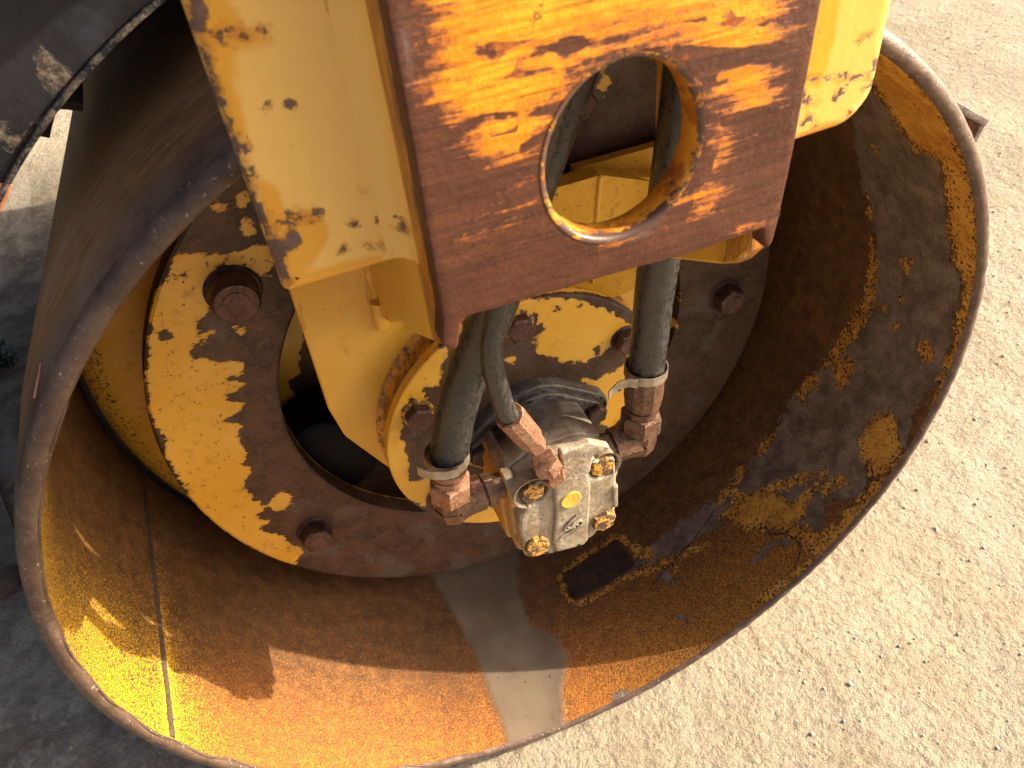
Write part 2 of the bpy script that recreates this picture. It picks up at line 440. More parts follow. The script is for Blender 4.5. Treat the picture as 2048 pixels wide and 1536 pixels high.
def m_front(b):
    y = b.attr('yel'); s = b.attr('scr'); wear = b.attr('shine')
    rot = (0, radians(4), 0)
    st = b.noise(11, 8, .76, b.vec(.55, 1, 8.0, rot=rot)); st2 = b.noise(60, 7, .78, b.vec(.32, 1, 3.4, rot=rot)); f = b.noise(260, 5, .75)
    hl = b.noise(22, 6, .80, b.vec(.5, 1, 15, rot=rot)); mot = b.noise(75, 7, .78, b.vec(.8, 1, 1.5, rot=rot))
    fld = y + .001 + (st-.5)*.050 + (st2-.5)*.065 + (f-.5)*.030 + (hl-.5)*.030 - (s+.0015+(st2-.5)*.008).ss(0, .003)*.045
    mk = fld.ss(-.0040, .0060)
    yc = b.mix(mot.ss(.40, .60), (0.80, 0.32, 0.008), (0.86, 0.43, 0.020))
    yc = b.mix(hl.ss(.46, .55)*.65, yc, (0.66, 0.20, 0.006))
    yc = b.mix(fld.ss(.0, .016, 1.0, 0.0)*.85, yc, (0.58, 0.130, 0.006))
    yc = b.mix((hl*.7+st2*.3).ss(.56, .61)*.85, yc, (0.13, 0.035, 0.012))
    yc = b.mix((mot*.5+f*.5).ss(.575, .61)*.7, yc, (0.13, 0.045, 0.018))
    rc = b.mix(b.noise(16, 6, .7).ss(.3, .7), (0.090, 0.030, 0.014), (0.145, 0.052, 0.025))
    rc = b.mix(hl.ss(.47, .58)*.6, rc, (0.052, 0.022, 0.014))
    scat = (mot*.6 + st2*.4 - .565 + (y*2.6).mn(.08)).ss(0, .035)*.85
    rc = b.mix(scat, rc, b.mix(f.ss(.4, .6), (0.36, 0.085, 0.012), (0.50, 0.16, 0.02)))
    rc = b.mix(f.ss(.70, .73)*.6, rc, (0.48, 0.30, 0.19))
    c = b.mix(mk, rc, yc)
    c = b.mix(wear.ss(0, .012)*b.noise(90, 5, .7).ss(.42, .58)*.9, c, (0.27, 0.19, 0.165))
    h = mk*.0004 + hl*.0006 + f*.0007 + mot*.0008
    return dict(color=c, rough=.42-wear.ss(0, .012)*.12+f*.08, metal=0.0, spec=wear.ss(0, .012)*.5+.22, h=h, bs=.9)
M_FRONT = mat('worn_rusty_front_plate', m_front)
def m_holeedge(b):
    n = b.noise(60, 6, .7)
    x, y, z = b.xyz(); c = b.mix(n.ss(.46, .56), (0.66, 0.30, 0.022), (0.38, 0.13, 0.016)); c = b.mix((b.noise(90, 6, .75) + (y*-1.0).ss(.089, .0945)*.14 + (z*-1.0).ss(-.345, -.325)*.05).ss(.57, .62), c, (0.10, 0.050, 0.032))
    return dict(color=c, rough=.42, h=n*.0008, bs=.8)
M_HOLE = mat('yellow_hole_edge', m_holeedge)
def metal_fn(c1, c2, c3, rough=.45, met=.6, s=90, h=.0008, f3=.6):
    def f(b):
        n = b.noise(s, 6, .7); f_ = b.noise(s*4, 4, .7)
        c = b.mix(n.ss(.35, .65), c1, c2); c = b.mix(f_.ss(.52, .68)*f3, c, c3)
        return dict(color=c, rough=rough+n*.15, metal=met, h=n*h+f_*h*.4, bs=.9)
    return f
M_BOLT = mat('rusty_bolt', metal_fn((0.055, 0.028, 0.020), (0.14, 0.068, 0.045), (0.22, 0.11, 0.07), .45, .35))
M_BOLTD = mat('dark_bolt', metal_fn((0.030, 0.017, 0.015), (0.075, 0.040, 0.034), (0.14, 0.09, 0.08), .4, .4))
def m_bolty(b):
    n = b.noise(230, 5, .7)
    c = b.mix(n.ss(.44, .52), (0.70, 0.36, 0.04), (0.10, 0.055, 0.04)); c = b.mix(b.noise(500, 3, .6).ss(.6, .66), c, (0.45, 0.20, 0.03))
    return dict(color=c, rough=.55, metal=n.ss(.44, .52)*.2, h=(n.ss(.44, .52)*-.0005)+n*.0008, bs=1.0)
M_BOLTY = mat('flaking_yellow_bolt', m_bolty)
M_COPPER = mat('rusty_copper_fitting', metal_fn((0.20, 0.090, 0.045), (0.40, 0.200, 0.115), (0.58, 0.42, 0.31), .34, .45, 130))
M_BRONZE = mat('rusty_brown_fitting', metal_fn((0.085, 0.042, 0.024), (0.19, 0.098, 0.056), (0.34, 0.22, 0.16), .36, .45, 130))
M_BAND = mat('galvanised_band', metal_fn((0.30, 0.25, 0.19), (0.46, 0.40, 0.31), (0.20, 0.13, 0.08), .34, .65, 140, .0004))
M_BLACKR = mat('black_rubber', lambda b: dict(color=(0.002, 0.002, 0.0025), rough=.5, spec=.12, h=b.noise(80, 2, .5)*.0002))
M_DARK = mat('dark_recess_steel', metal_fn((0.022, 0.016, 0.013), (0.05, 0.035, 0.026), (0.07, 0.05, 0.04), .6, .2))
def m_cast(b):
    x, y, z = b.xyz()
    n = b.noise(60, 6, .7); f = b.noise(420, 3, .7); g = b.noise(25, 5, .6)
    c = b.mix(n.ss(.35, .65), (0.27, 0.220, 0.150), (0.48, 0.41, 0.30))
    c = b.mix(b.noise(110, 6, .72).ss(.47, .62)*.65, c, (0.24, 0.145, 0.075))
    c = b.mix(f.ss(.58, .68)*.5, c, (0.09, 0.07, 0.05))
    # casting colour gets darker towards the mounting flange
    rear_dark = (y + (g-.5)*.03).ss(.058, .078)
    c = b.mix(rear_dark*.85, c, b.mix(n.ss(.4, .62), (0.060, 0.054, 0.050), (0.15, 0.14, 0.13)))
    # yellow overspray on the left flank and underside
    ov = ((x*-1.0) + (b.noise(130, 6, .75, b.vec(1, .4, 1))-.5)*.030).ss(.0530, .0550)
    c = b.mix(ov*.85, c, (0.60, 0.30, 0.04))
    sp = b.noise(170, 5, .7).ss(.655, .68)*.8
    c = b.mix(sp, c, (0.60, 0.31, 0.05))
    return dict(color=c, rough=.52+n*.2, metal=.30, h=n*.0010+f*.0006+b.noise(150, 4, .6)*.0006, bs=.9)
M_CAST = mat('dusty_cast_aluminium', m_cast)
M_CASTD = mat('dark_cast_flange', metal_fn((0.06, 0.052, 0.046), (0.15, 0.135, 0.12), (0.22, 0.20, 0.18), .42, .4, 70))
def m_hose(b):
    L = b.attr('len'); w_ = (L*2600.0).sn(); n = b.noise(70, 5, .7); f = b.noise(380, 4, .7, b.vec(1, 1, .5))
    dust = ((n-.5)*.6 + (f-.5)*1.3).ss(-.14, .20)
    c = b.mix(dust, (0.010, 0.010, 0.010), (0.050, 0.046, 0.038))
    c = b.mix(b.noise(45, 6, .75).ss(.64, .70)*.35, c, (0.10, 0.085, 0.065))
    sc = b.noise(60, 6, .75, b.vec(1.6, 1.6, .35)).ss(.60, .64)*.55
    c = b.mix(sc, c, (0.13, 0.12, 0.105))
    return dict(color=c, rough=.26+dust*.28, spec=.6, h=w_*.00006+f*.0005+n*.0004, bs=.9)
M_HOSE = mat('black_rubber_hose', m_hose)
def m_frame(b):
    n = b.noise(14, 5, .65); f = b.noise(170, 5, .75); r = b.attr('mudp')
    c = b.mix(n.ss(.4, .62), (0.010, 0.010, 0.012), (0.028, 0.024, 0.026))
    c = b.mix(b.noise(9, 5, .6).ss(.56, .64)*.6, c, (0.05, 0.052, 0.06))
    mk = (r + (b.noise(90, 6, .75)-.5)*.020).ss(-.001, .001)
    c = b.mix(mk, c, b.mix(f.ss(.4, .62), (0.06, 0.042, 0.028), (0.24, 0.18, 0.125)))
    return dict(color=c, rough=.5+mk*.3, h=f*.0008+mk*f*.003, bs=.9)
M_FRAME = mat('black_painted_steel', m_frame)
M_ORANGE = mat('salmon_paint_patch', metal_fn((0.75, 0.24, 0.10), (0.80, 0.32, 0.16), (0.60, 0.2, 0.1), .5, 0, 40))
M_SCR = mat('greyed_angle_steel', metal_fn((0.10, 0.075, 0.065), (0.22, 0.17, 0.15), (0.36, 0.33, 0.29), .45, .4, 130))
M_SLOT = mat('dark_slot', metal_fn((0.020, 0.011, 0.008), (0.055, 0.028, 0.016), (0.17, 0.075, 0.02), .6, .1, 60, .0008, .35))

# ------------------------------------------------------------------ drum
drum = thing('roller_drum', 'rusty steel roller drum seen through its open end, yellow paint flaking off the inside', 'roller drum', (0, .8, -.414))
RI, RO, YB = .400, .414, 1.55
# inside skin, dense enough to carry the wear pattern
na, ny = 620, 90
ys = np.concatenate([np.linspace(.004, .33, ny)])
V = []; F = []; TH = np.linspace(-pi*1.4, pi*.6, na, endpoint=False)
for th in TH:
    for y in ys: V.append((RI*cos(th), y, RI*sin(th)))
for i in range(na):
    j = (i+1) % na
    for q in range(ny-1): F.append((i*ny+q, i*ny+q+1, j*ny+q+1, j*ny+q))
ins = mesh('shell_inside', V, F, M_SHELL, drum, None, recalc=False)
PS = np.array([(th*RI, y) for th in TH for y in ys])
C = lambda L: [cyl(u, v) for u, v in L]
gryp = [[(1700,235),(1730,170),(1775,215),(1815,280),(1850,305),(1882,322),(1888,400),(1902,520),(1925,560),(1930,600),(1905,640),(1900,690),(1880,760),(1850,790),(1830,840),(1805,900),(1790,930),(1735,930),(1735,990),(1700,1010),(1655,1000),(1645,1060),(1605,1065),(1570,1040),(1520,1010),(1480,1000),(1440,1050),(1390,1080),(1330,1120),(1270,1130),(1300,1090),(1400,1020),(1450,980),(1490,930),(1550,870),(1580,800),(1640,740),(1690,670),(1735,600),(1750,520),(1740,420),(1715,340)],
        blob(1335,1155,22,k=.5), blob(1370,1235,14,k=.5), blob(1545,1050,14), blob(1245,1395,16,k=.6), streak(1490,1130,1600,1060,8)]
yelp = [[(1745,100),(1775,110),(1861,191),(1912,273),(1943,359),(1958,444),(1960,534),(1946,620),(1922,705),(1885,790),(1850,850),(1865,790),(1885,730),(1905,690),(1908,640),(1930,600),(1925,560),(1905,520),(1890,430),(1886,330),(1835,300),(1790,250),(1755,190),(1720,120)],
        [(1740,835),(1790,820),(1800,870),(1805,910),(1770,960),(1740,950),(1715,880)], [(1665,720),(1710,710),(1700,760),(1690,790),(1670,770)],
        [(1590,780),(1625,745),(1640,755),(1605,812)], blob(1850,700,17,k=1.4), blob(1810,525,12,k=1.4), blob(1765,612,8), blob(1800,600,6), blob(1795,650,9), blob(1830,300,9,k=2), blob(1750,300,7,k=2),
        [(1730,380),(1745,420),(1755,520),(1752,590),(1735,640),(1700,690),(1640,750),(1600,780),(1690,655),(1728,590),(1738,500)],
        [(1440,1035),(1470,990),(1530,968),(1585,1000),(1660,940),(1625,990),(1600,1040),(1640,1075),(1700,1015),(1760,955),(1800,925),(1770,985),(1700,1075),(1640,1125),(1600,1085),(1550,1062),(1490,1060)], streak(1640,1110,1500,1215,12),
        blob(1650,980,14), blob(1680,965,12), streak(1480,1000,1660,935,9),
        streak(1130,1140,1240,1070,6), streak(1240,1070,1300,1130,9), streak(1150,1215,1290,1140,9), streak(1290,1150,1420,1085,8), blob(1290,1110,16), blob(1340,1130,14), streak(1120,1150,1150,1220,5),
        streak(1430,1015,1500,925,9), streak(1500,925,1560,860,7)]
mudp = [[(855,1140),(1000,1100),(1040,1095),(1035,1180),(1060,1245),(1120,1282),(1140,1320),(1125,1370),(1132,1410),(1128,1450),(1120,1500),(1015,1500),(1000,1440),(965,1350),(925,1260),(885,1190)]]
setattr_(ins, 'gry', sdf(PS, [C(p) for p in gryp])); setattr_(ins, 'yel', sdf(PS, [C(p) for p in yelp])); setattr_(ins, 'mud', sdf(PS, [C(p) for p in mudp]))
TD = np.degrees(PS[:, 0]/RI); YY = PS[:, 1]
def sm(x, a, b): t = np.clip((x-a)/(b-a), 0, 1); return t*t*(3-2*t)
den = .08 + .70*np.exp(-(YY/.135)**2)
den = np.where(TD > -60, .10 + .35*np.exp(-(YY/.10)**2), den)
k = sm(TD, -110, -60); den = den*(1-k) + (.10+.62*np.exp(-(YY/.17)**2))*k
k = sm(TD, -48, -22); den = den*(1-k) + .12*k
left = 1-sm(TD, -175, -160)
den = np.clip(den + left*.12*np.exp(-((YY-.05)/.07)**2) - (1-sm(TD, -190, -176))*.18, 0, .92)
seam = cyl(345, 1480)[0]/RI
den += .5*np.exp(-((PS[:, 0]-seam*RI)/.010)**2)*np.exp(-(YY/.25)**2)
setattr_(ins, 'den', den); setattr_(ins, 'hue', sm(TD, -166, -152)*.93+.05 - .30*sm(TD, -95, -60))
# lip + tread as separate skins of the same steel shell
lip = [(.004, RI), (.0015, RI+.0012), (0, RI+.003), (0, RI+.0065), (.0012, RI+.0100), (.0045, RI+.0128), (.010, RO)]
lo = revolve('rim_lip', lip, M_LIP, drum, n=420, smooth=80)
vv = verts_of(lo); ang = np.arctan2(vv[:, 2], vv[:, 0]); rr = np.hypot(vv[:, 0], vv[:, 2])
wob = .00015*np.sin(ang*19)+.0002*np.sin(ang*57+1)+.0003*np.sin(ang*131+2)
kk = np.clip((rr-RI)/.004, 0, 1)*np.clip((RO-rr)/.002, 0, 1)
vv[:, 1] += wob*kk; lo.data.vertices.foreach_set('co', vv.ravel())
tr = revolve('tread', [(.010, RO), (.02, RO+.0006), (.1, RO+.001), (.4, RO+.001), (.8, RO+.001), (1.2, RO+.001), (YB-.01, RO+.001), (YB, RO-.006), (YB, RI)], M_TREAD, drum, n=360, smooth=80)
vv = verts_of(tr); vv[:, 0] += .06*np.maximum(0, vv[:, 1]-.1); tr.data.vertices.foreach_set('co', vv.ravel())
# chipped edge of the paint just inside the lip
bead('rim_burr', [Vector(((RI+.0004)*cos(a), .0035+.0012*sin(a*37), (RI+.0004)*sin(a))) for a in np.linspace(radians(140), radians(250), 60)], .0011, M_LIP, drum, n=6)
# weld seam line across the inside
th0 = seam; ea, eb = Vector((.3965*cos(th0), .006, .3965*sin(th0))), Vector((.3965*cos(th0-.03), .30, .3965*sin(th0-.03)))
pts = [ea.lerp(eb, t/24)*1.0 for t in range(25)]
pts = [Vector((RI*1.0035*p.x/hypot(p.x, p.z), p.y, RI*1.0035*p.z/hypot(p.x, p.z)))+Vector((0, 0, .0003*sin(i*1.3))) for i, p in enumerate(pts)]
bead('weld_seam', pts, .0034, mat('seam_rust', metal_fn((0.050, 0.030, 0.020), (0.095, 0.058, 0.038), (0.16, 0.11, 0.08), .6, 0, 120)), drum, n=12, rough=.30)
# thin cracks / weld lines at right
for L in ([(1300,1180),(1340,1130),(1380,1090),(1410,1050),(1430,1020)], [(1540,1068),(1575,1070),(1598,1085),(1600,1110),(1590,1135)]):
    q = [cyl(u, v) for u, v in L]; bead('crack_line', [Vector((.3995*cos(a/RI), y, .3995*sin(a/RI))) for a, y in q], .0006, M_SLOT, drum, n=5, rough=.5)
sc_ = [P3(97, 730, .03), P3(92, 760, .02), P3(91, 785, .014), P3(94, 800, .010)]
sc_ = [Vector((RO*1.004*p.x/hypot(p.x, p.z), p.y, RO*1.004*p.z/hypot(p.x, p.z))) for p in sc_]
tube('pink_scratch', sc_, .0006, mat('pink_mark', lambda b: dict(color=(0.62, 0.25, 0.20), rough=.5)), drum, n=6)
# rectangular pad welded to the inside
cc = [cyl(u, v) for u, v in [(1128,1150),(1237,1083),(1272,1132),(1152,1202)]]
V = []; F = []
nn = 12
for k, rr_ in enumerate((RI-.0002, RI-.0045)):
    for i in range(nn+1):
        for j in (0, 1):
            t = i/nn; a = cc[0][0]*(1-t)+cc[1][0]*t if j == 0 else cc[3][0]*(1-t)+cc[2][0]*t; y = cc[0][1]*(1-t)+cc[1][1]*t if j == 0 else cc[3][1]*(1-t)+cc[2][1]*t
            V.append((rr_*cos(a/RI), y, rr_*sin(a/RI)))
o_ = 2*(nn+1)
for i in range(nn):
    F += [(o_+2*i, o_+2*i+1, o_+2*i+3, o_+2*i+2), (2*i, 2*i+2, o_+2*i+2, o_+2*i), (2*i+1, o_+2*i+1, o_+2*i+3, 2*i+3)]
F += [(0, o_, o_+1, 1), (2*nn, 2*nn+1, o_+2*nn+1, o_+2*nn)]
mesh('steel_pad', V, F, M_SLOT, drum)
# head plate (deep, dished edge)
def polar(name, r0, r1, y0, y1, M, parent, nr, nth, rnd=.002, back=True, dish=None):
    rs = np.linspace(r0, r1, nr); prof = []
    if r0 > 1e-4: prof += [(y1, r0), (y0+rnd, r0), (y0+rnd*.3, r0+rnd*.3)]
    prof += [(y0 + (dish(r) if dish else 0), r) for r in (rs[0]+rnd, *rs[1:-1], rs[-1]-rnd)]
    yd = dish(r1) if dish else 0
    prof += [(y0+yd+rnd*.3, r1-rnd*.3), (y0+yd+rnd, r1), (y1+yd, r1)]
    return revolve(name, prof, M, parent, n=nth, smooth=40)
def annulus_attr(o, y, polys, inv=False):
    v = verts_of(o); s = sdf(v[:, [0, 2]], [[aty(u, w_, y) for u, w_ in p] for p in polys]); setattr_(o, 'yel', -s if inv else s)
head = polar('head_plate', .02, .392, .305, .32, M_HEAD, drum, 50, 260, dish=lambda r: 0.0 if r < .362 else (r-.362)**2*22)
v = verts_of(head); r_ = np.hypot(v[:, 0], v[:, 2])
brn = sdf(v[:, [0, 2]], [[aty(u, w_, .305) for u, w_ in p] for p in [[(605,690),(595,715),(598,745),(580,760),(592,800),(600,840),(585,850),(560,900),(600,1040),(900,1040),(960,500),(1000,200),(1330,60),(1340,290),(1180,335),(620,560)]]])
setattr_(head, 'yel', np.where(r_ > .366, .010, -brn)); setattr_(head, 'chp', np.clip((r_-.358)/.012, 0, 1)*.11)
revolve('head_back', [(.33, .02), (.33, RI)], M_DARK, drum, n=96)
revolve('head_weld', [(.318, .3935), (.323, .3985), (.330, .400)], M_DARK, drum, n=160)
# bolted ring
YR = .205
ring = polar('bolted_ring', .217, .331, YR, YR+.022, M_RING, drum, 44, 420, rnd=.003)
ringy = [[(330,560),(345,515),(372,505),(440,512),(480,505),(520,490),(545,500),(540,540),(520,545),(490,530),(455,535),(425,560),(415,610),(395,640),(400,665),(430,665),(418,680),(382,690),(385,712),(480,730),(484,745),(440,758),(488,768),(450,790),(462,808),(486,812),(445,842),(480,850),(470,880),(490,905),(480,930),(500,945),(486,970),(518,1010),(510,1035),(532,1047),(515,1055),(590,1092),(602,1108),(590,1128),(560,1122),(500,1096),(440,1055),(400,1015),(365,960),(345,930),(330,880),(305,820),(296,750),(298,690),(310,620)],
         blob(562,1005,16,k=1.3), blob(485,395,10,k=1.5), blob(490,440,12,k=.6), blob(500,460,8), blob(440,415,7), blob(1350,600,4,k=3), blob(1350,645,5,k=1.6),
         blob(620,690,10,k=3), blob(470,650,4), blob(480,665,4), blob(1210,170,12,k=1.8)]
v = verts_of(ring); s = sdf(v[:, [0, 2]], [[aty(u, w_, YR) for u, w_ in p] for p in ringy])
holes_ = sdf(v[:, [0, 2]], [[aty(u, w_, YR) for u, w_ in p] for p in [blob(370,553,16,k=.8), blob(330,672,15,k=.7), blob(465,575,46,k=1.2), blob(315,640,8), blob(352,555,8)]])
setattr_(ring, 'yel', np.where(v[:, 1] > YR+.004, np.where(np.hypot(v[:, 0], v[:, 2]) < .25, .004, -.02), np.minimum(s, -holes_)+.0015))
def ringbolt(deg, big=False):
    a = radians(deg); p = Vector((.275*cos(a), YR, .275*sin(a))); k = 1.0 if big else .84
    w0 = turned('ring_bolt', p, (0, -1, 0), [(-.002, .0240*k), (.0008, .0240*k), (.0022, .0222*k), (.0024, .016*k)], M_BOLTD, drum, n=36)
    turned('hex_nut', p+Vector((0, -.002, 0)), (0, -1, 0), [(0, .0205*k), (.016*k, .0205*k), (.0205*k, .0178*k), (.0207*k, .0150*k)] if big else hexprof(.017, .0170, .003), M_BOLT, w0, n=28 if big else 6, rot=deg*1.7, smooth=30)
    turned('stud_end', p+Vector((0, -.0205*k, 0)), (0, -1, 0), [(-.004, .0128*k), (.0010, .0128*k), (.0028, .0112*k), (.0029, .002)], M_BOLT, w0, n=24)
    return w0
for d in (141.5, 213, 285, 357, 69): ringbolt(d, d == 141.5)
# rubber isolators between ring and head
for (cx, cz) in ((-.1915, -.085), (-.02, -.255), (.19, -.09), (.12, .2)):
    r0 = turned('rubber_mount', (cx, .296, cz), (0, -1, 0), [(0, .050), (.045, .047), (.054, .055), (.060, .055), (.064, .050), (.065, .010)], M_BLACKR, drum, n=48, smooth=50)
# axle stub behind the bracket
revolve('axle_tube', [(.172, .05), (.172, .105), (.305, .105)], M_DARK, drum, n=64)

# ------------------------------------------------------------------ yoke / support arm
arm = thing('support_arm', 'yellow painted steel support arm, rust worn front plate with round hole, over the drum', 'machine frame', (0, 0, .36))
ZT = .80
# front plate
YF = -.095
hole_px = [(1085,345),(1092,395),(1110,440),(1150,463),(1200,468),(1260,455),(1300,432),(1345,385),(1372,335),(1390,280),(1392,230),(1380,175),(1350,132),(1310,112),(1270,110),(1225,118),(1180,140),(1140,175),(1110,230),(1092,285)]
hp = np.array([aty(u, v, YF+.004) for u, v in hole_px]); hc = hp.mean(0)
# smooth the traced hole to an even, slightly oval outline
A_ = np.arctan2(hp[:, 1]-hc[1], hp[:, 0]-hc[0]); Rr = np.hypot(*(hp-hc).T)
T_ = np.linspace(0, 2*pi, 64, endpoint=False)
co_ = np.linalg.lstsq(np.c_[np.ones_like(A_), np.cos(2*A_), np.sin(2*A_), np.cos(A_), np.sin(A_)], Rr, rcond=None)[0]
hole = [(hc[0]+cos(t)*(np.array([1, cos(2*t), sin(2*t), cos(t), sin(t)])@co_), hc[1]+sin(t)*(np.array([1, cos(2*t), sin(2*t), cos(t), sin(t)])@co_)) for t in T_]
fo = [aty(u, v, YF) for u, v in [(905,703),(892,698),(882,668),(878,620)]]
outl = [(-.1060, ZT), (-.1065, .40), (-.1075, .310), aty(884,690,YF), aty(905,704,YF), aty(918,692,YF), aty(921,650,YF), aty(936,634,YF), aty(1200,557,YF), aty(1380,508,YF), aty(1527,458,YF), aty(1531,500,YF), aty(1545,488,YF), aty(1560,430,YF), aty(1590,290,YF), aty(1645,0,YF), (.091, ZT)]
outl = rounded(outl, [0, 0, 0, .005, .006, .004, 0, 0, 0, 0, 0, .003, .006, .004, .003, 0, 0])
fp = plate('front_plate', outl, [hole], YF, YF+.012, M_FRONT, arm, bevel=.0014, step=.0045, jag=.00008)
FPp = lambda L: [aty(u, v, YF) for u, v in L]
fy = [[(850,-260),(1590,-260),(1575,-40),(1572,60),(1560,120),(1550,205),(1500,240),(1470,250),(1440,200),(1400,130),(1340,100),(1240,100),(1170,150),(1110,230),(1095,300),(1060,325),(960,335),(925,300),(880,255),(850,205),(835,130),(850,60)],
      [(1060,280),(1085,300),(1082,330),(1050,345),(960,350),(930,318),(980,300)],
      [(1430,150),(1555,125),(1540,185),(1450,180)], [(1425,185),(1500,190),(1480,225),(1430,215)],
      [(1440,240),(1470,255),(1440,350),(1410,400),(1385,400),(1415,330)], [(1400,370),(1440,380),(1400,420)], [(1210,480),(1260,470),(1240,492),(1215,498)], [(1300,420),(1350,395),(1330,430)],
      streak(1480,450,1550,420,8), streak(1000,430,1060,400,14), streak(1010,450,1040,440,10), streak(930,470,970,455,6)]
v = verts_of(fp); Pf = v[:, [0, 2]]
s = sdf(Pf, [FPp(p) for p in fy])
setattr_(fp, 'yel', np.where(v[:, 1] > YF+.003, -.03, s-.004))
scr = [streak(930,100,1200,78,16,10), streak(900,168,1150,140,5), streak(870,250,1110,218,6), streak(890,283,1030,258,4), streak(1370,38,1570,48,7), streak(960,118,1110,135,5), 
       [(1340,95),(1420,100),(1570,90),(1560,120),(1430,140),(1425,200),(1408,160)], streak(1420,115,1570,88,10), streak(1420,250,1560,215,12), streak(1080,105,1180,98,5), streak(1040,300,1120,250,6), streak(1460,20,1480,60,3),
       [(1405,290),(1430,310),(1415,350),(1385,385),(1395,330)]]
setattr_(fp, 'scr', sdf(Pf, [FPp(p) for p in scr]))
setattr_(fp, 'shine', sdf(Pf, [FPp(p) for p in [[(1120,460),(1160,490),(1230,500),(1300,480),(1350,430),(1375,390),(1360,385),(1300,440),(1240,465),(1180,470),(1140,455)], streak(800,-20,830,250,22)]]))
# rolled lining of the hole
hl = np.array(resample(hole, .004)); hl = hl if area(hl) > 0 else hl[::-1]
V = []; F = []; n = len(hl)
for (off, dep) in ((.0022, YF-.0003), (.0010, YF-.0002), (-.0002, YF+.0006), (-.0008, YF+.002), (-.0010, YF+.006), (-.0010, YF+.0155), (.001, YF+.017)):
    q = inset(hl, -off); V += [(p[0], dep, p[1]) for p in q]
for r in range(6): F += [(r*n+i, r*n+(i+1) % n, (r+1)*n+(i+1) % n, (r+1)*n+i) for i in range(n)]
mesh('hole_rim', V, F, M_HOLE, arm, 80)
# channel webs going back into the drum
def web(x0, x1, name, full=True):
    o = [(YF+.012, ZT), (YF+.012, .2875), (-.072, .2760), (0, .2310), (.05, .2040), (.1, .1680), (.150, .138), (.150, .352), (-.019, .362), (-.019, ZT)]
    if not full: o = [(YF+.012, ZT), (YF+.012, .2790), (-.072, .2640), (-.058, .2550), (.018, .2150), (.027, .2200), (.027, .349), (.042, .350), (.042, .366), (-.0195, .368), (-.0195, ZT)]
    p = plate(name, rounded(o, [0, .004, 0, 0, 0, 0, 0, .02, .01, 0] if full else [0, .004, 0, 0, .004, .004, 0, 0, 0, 0, 0]), [], x0, x1, M_FLANGE, arm, bevel=.0018, step=.0055, axis='x', backbevel=.0018)
    v = verts_of(p); setattr_(p, 'edge', np.clip((YF+.012+.026)-v[:, 1], -.04, .04)); return p
web(-.1075, -.0955, 'channel_web'); web(.0885, .0765, 'channel_web', False)
# arm plates either side of the channel
YA = -.050
armL = rounded([(-.1750, ZT), (-.1745, .3180), (-.1080, .3175), (-.1080, ZT)], [0, .004, 0, 0])
armR = rounded([(.0888, ZT), (.0888, .3165), aty(1700,253,YA), aty(1752,190,YA), (.179, ZT)], [0, 0, .022, .022, 0])
for nm, ol in (('arm_plate', armL), ('arm_plate', armR)):
    p = plate(nm, ol, [], YA, YA+.030, M_ARM, arm, bevel=.0075, step=.0028, seg=5, backbevel=.004)
    v = verts_of(p); Pp = v[:, [0, 2]]; FA = lambda L: [aty(u, w_, YA) for u, w_ in L]
    rp = [[(365,-20),(405,-20),(415,60),(412,100),(425,190),(452,235),(470,330),(500,420),(530,470),(560,500),(575,530),(570,560),(555,560),(470,300)],
          [(362,-20),(376,-20),(440,190),(485,330),(540,450),(585,566),(568,572),(520,450)], streak(405,62,480,66,11), streak(470,68,545,68,5), streak(540,430,640,425,6), streak(545,445,640,438,4), [(530,465),(570,480),(590,460),(600,480),(575,505),(572,545),(550,540)],
          blob(708,445,7,k=.6), blob(765,488,9,k=.5), blob(690,498,9,k=.6), blob(735,487,6,k=.5), blob(580,208,6), blob(538,212,4), blob(730,193,5), blob(735,262,4), blob(743,255,4), blob(722,380,5), blob(665,2,7,k=1.5), blob(755,440,5,k=.5), blob(812,437,9,k=.4), blob(795,448,7,k=1.2), blob(690,500,8,k=.5),
          blob(450,210,6), blob(458,240,6), blob(478,270,5), blob(495,290,8,k=1.2), blob(482,330,7), blob(500,350,8,k=1.6), blob(515,385,6,k=1.8)]
    rr2 = [streak(1715,88,1742,62,4), blob(1750,128,11,k=1.4), blob(1742,160,9,k=1.8), blob(1735,175,6), streak(1668,200,1690,170,5), streak(1630,215,1640,200,4), streak(1600,203,1625,205,7), blob(1605,190,8), blob(1620,235,6), blob(1606,247,4), blob(1628,253,4,k=.5), blob(1699,229,6,k=.5), streak(1613,158,1735,152,2.5), blob(1650,157,3), blob(1670,156,3), blob(1690,155,3), blob(1710,152,3)]
    setattr_(p, 'rst', sdf(Pp, [FA(q) for q in rp+rr2])-.0010)
    hh = [[(400,-20),(455,-20),(500,60),(540,80),(470,100),(465,160),(490,250),(510,330),(560,370),(575,420),(650,425),(660,470),(640,500),(580,580),(360,-20)], [(1630,-20),(1680,-20),(1670,80),(1655,140),(1645,180),(1590,170)], [(1590,290),(1600,262),(1690,235),(1720,250)], [(570,585),(580,560),(700,525),(840,490),(840,520)]]
    setattr_(p, 'halo', sdf(Pp, [FA(q) for q in hh]))
# fillet weld between left arm plate and web
V = []; F = []; zz = np.linspace(.322, ZT, 60)
for i, z in enumerate(zz):
    for k in range(7):
        t = k/6*pi/2; R_ = .016+rng.normal(0, .00015)
        V.append((-.1073-R_+R_*sin(t), YA-R_+R_*cos(t)+.0004, z))
for i in range(59): F += [(i*7+k, i*7+k+1, (i+1)*7+k+1, (i+1)*7+k) for k in range(6)]
fw = mesh('fillet_weld', V, F, M_ARM, arm, 80); vv_ = verts_of(fw)
setattr_(fw, 'rst', sdf(vv_[:, [0, 2]], [[aty(u, w_, YA) for u, w_ in blob(800,440,10)]])); setattr_(fw, 'halo', np.full(len(vv_), -.03))
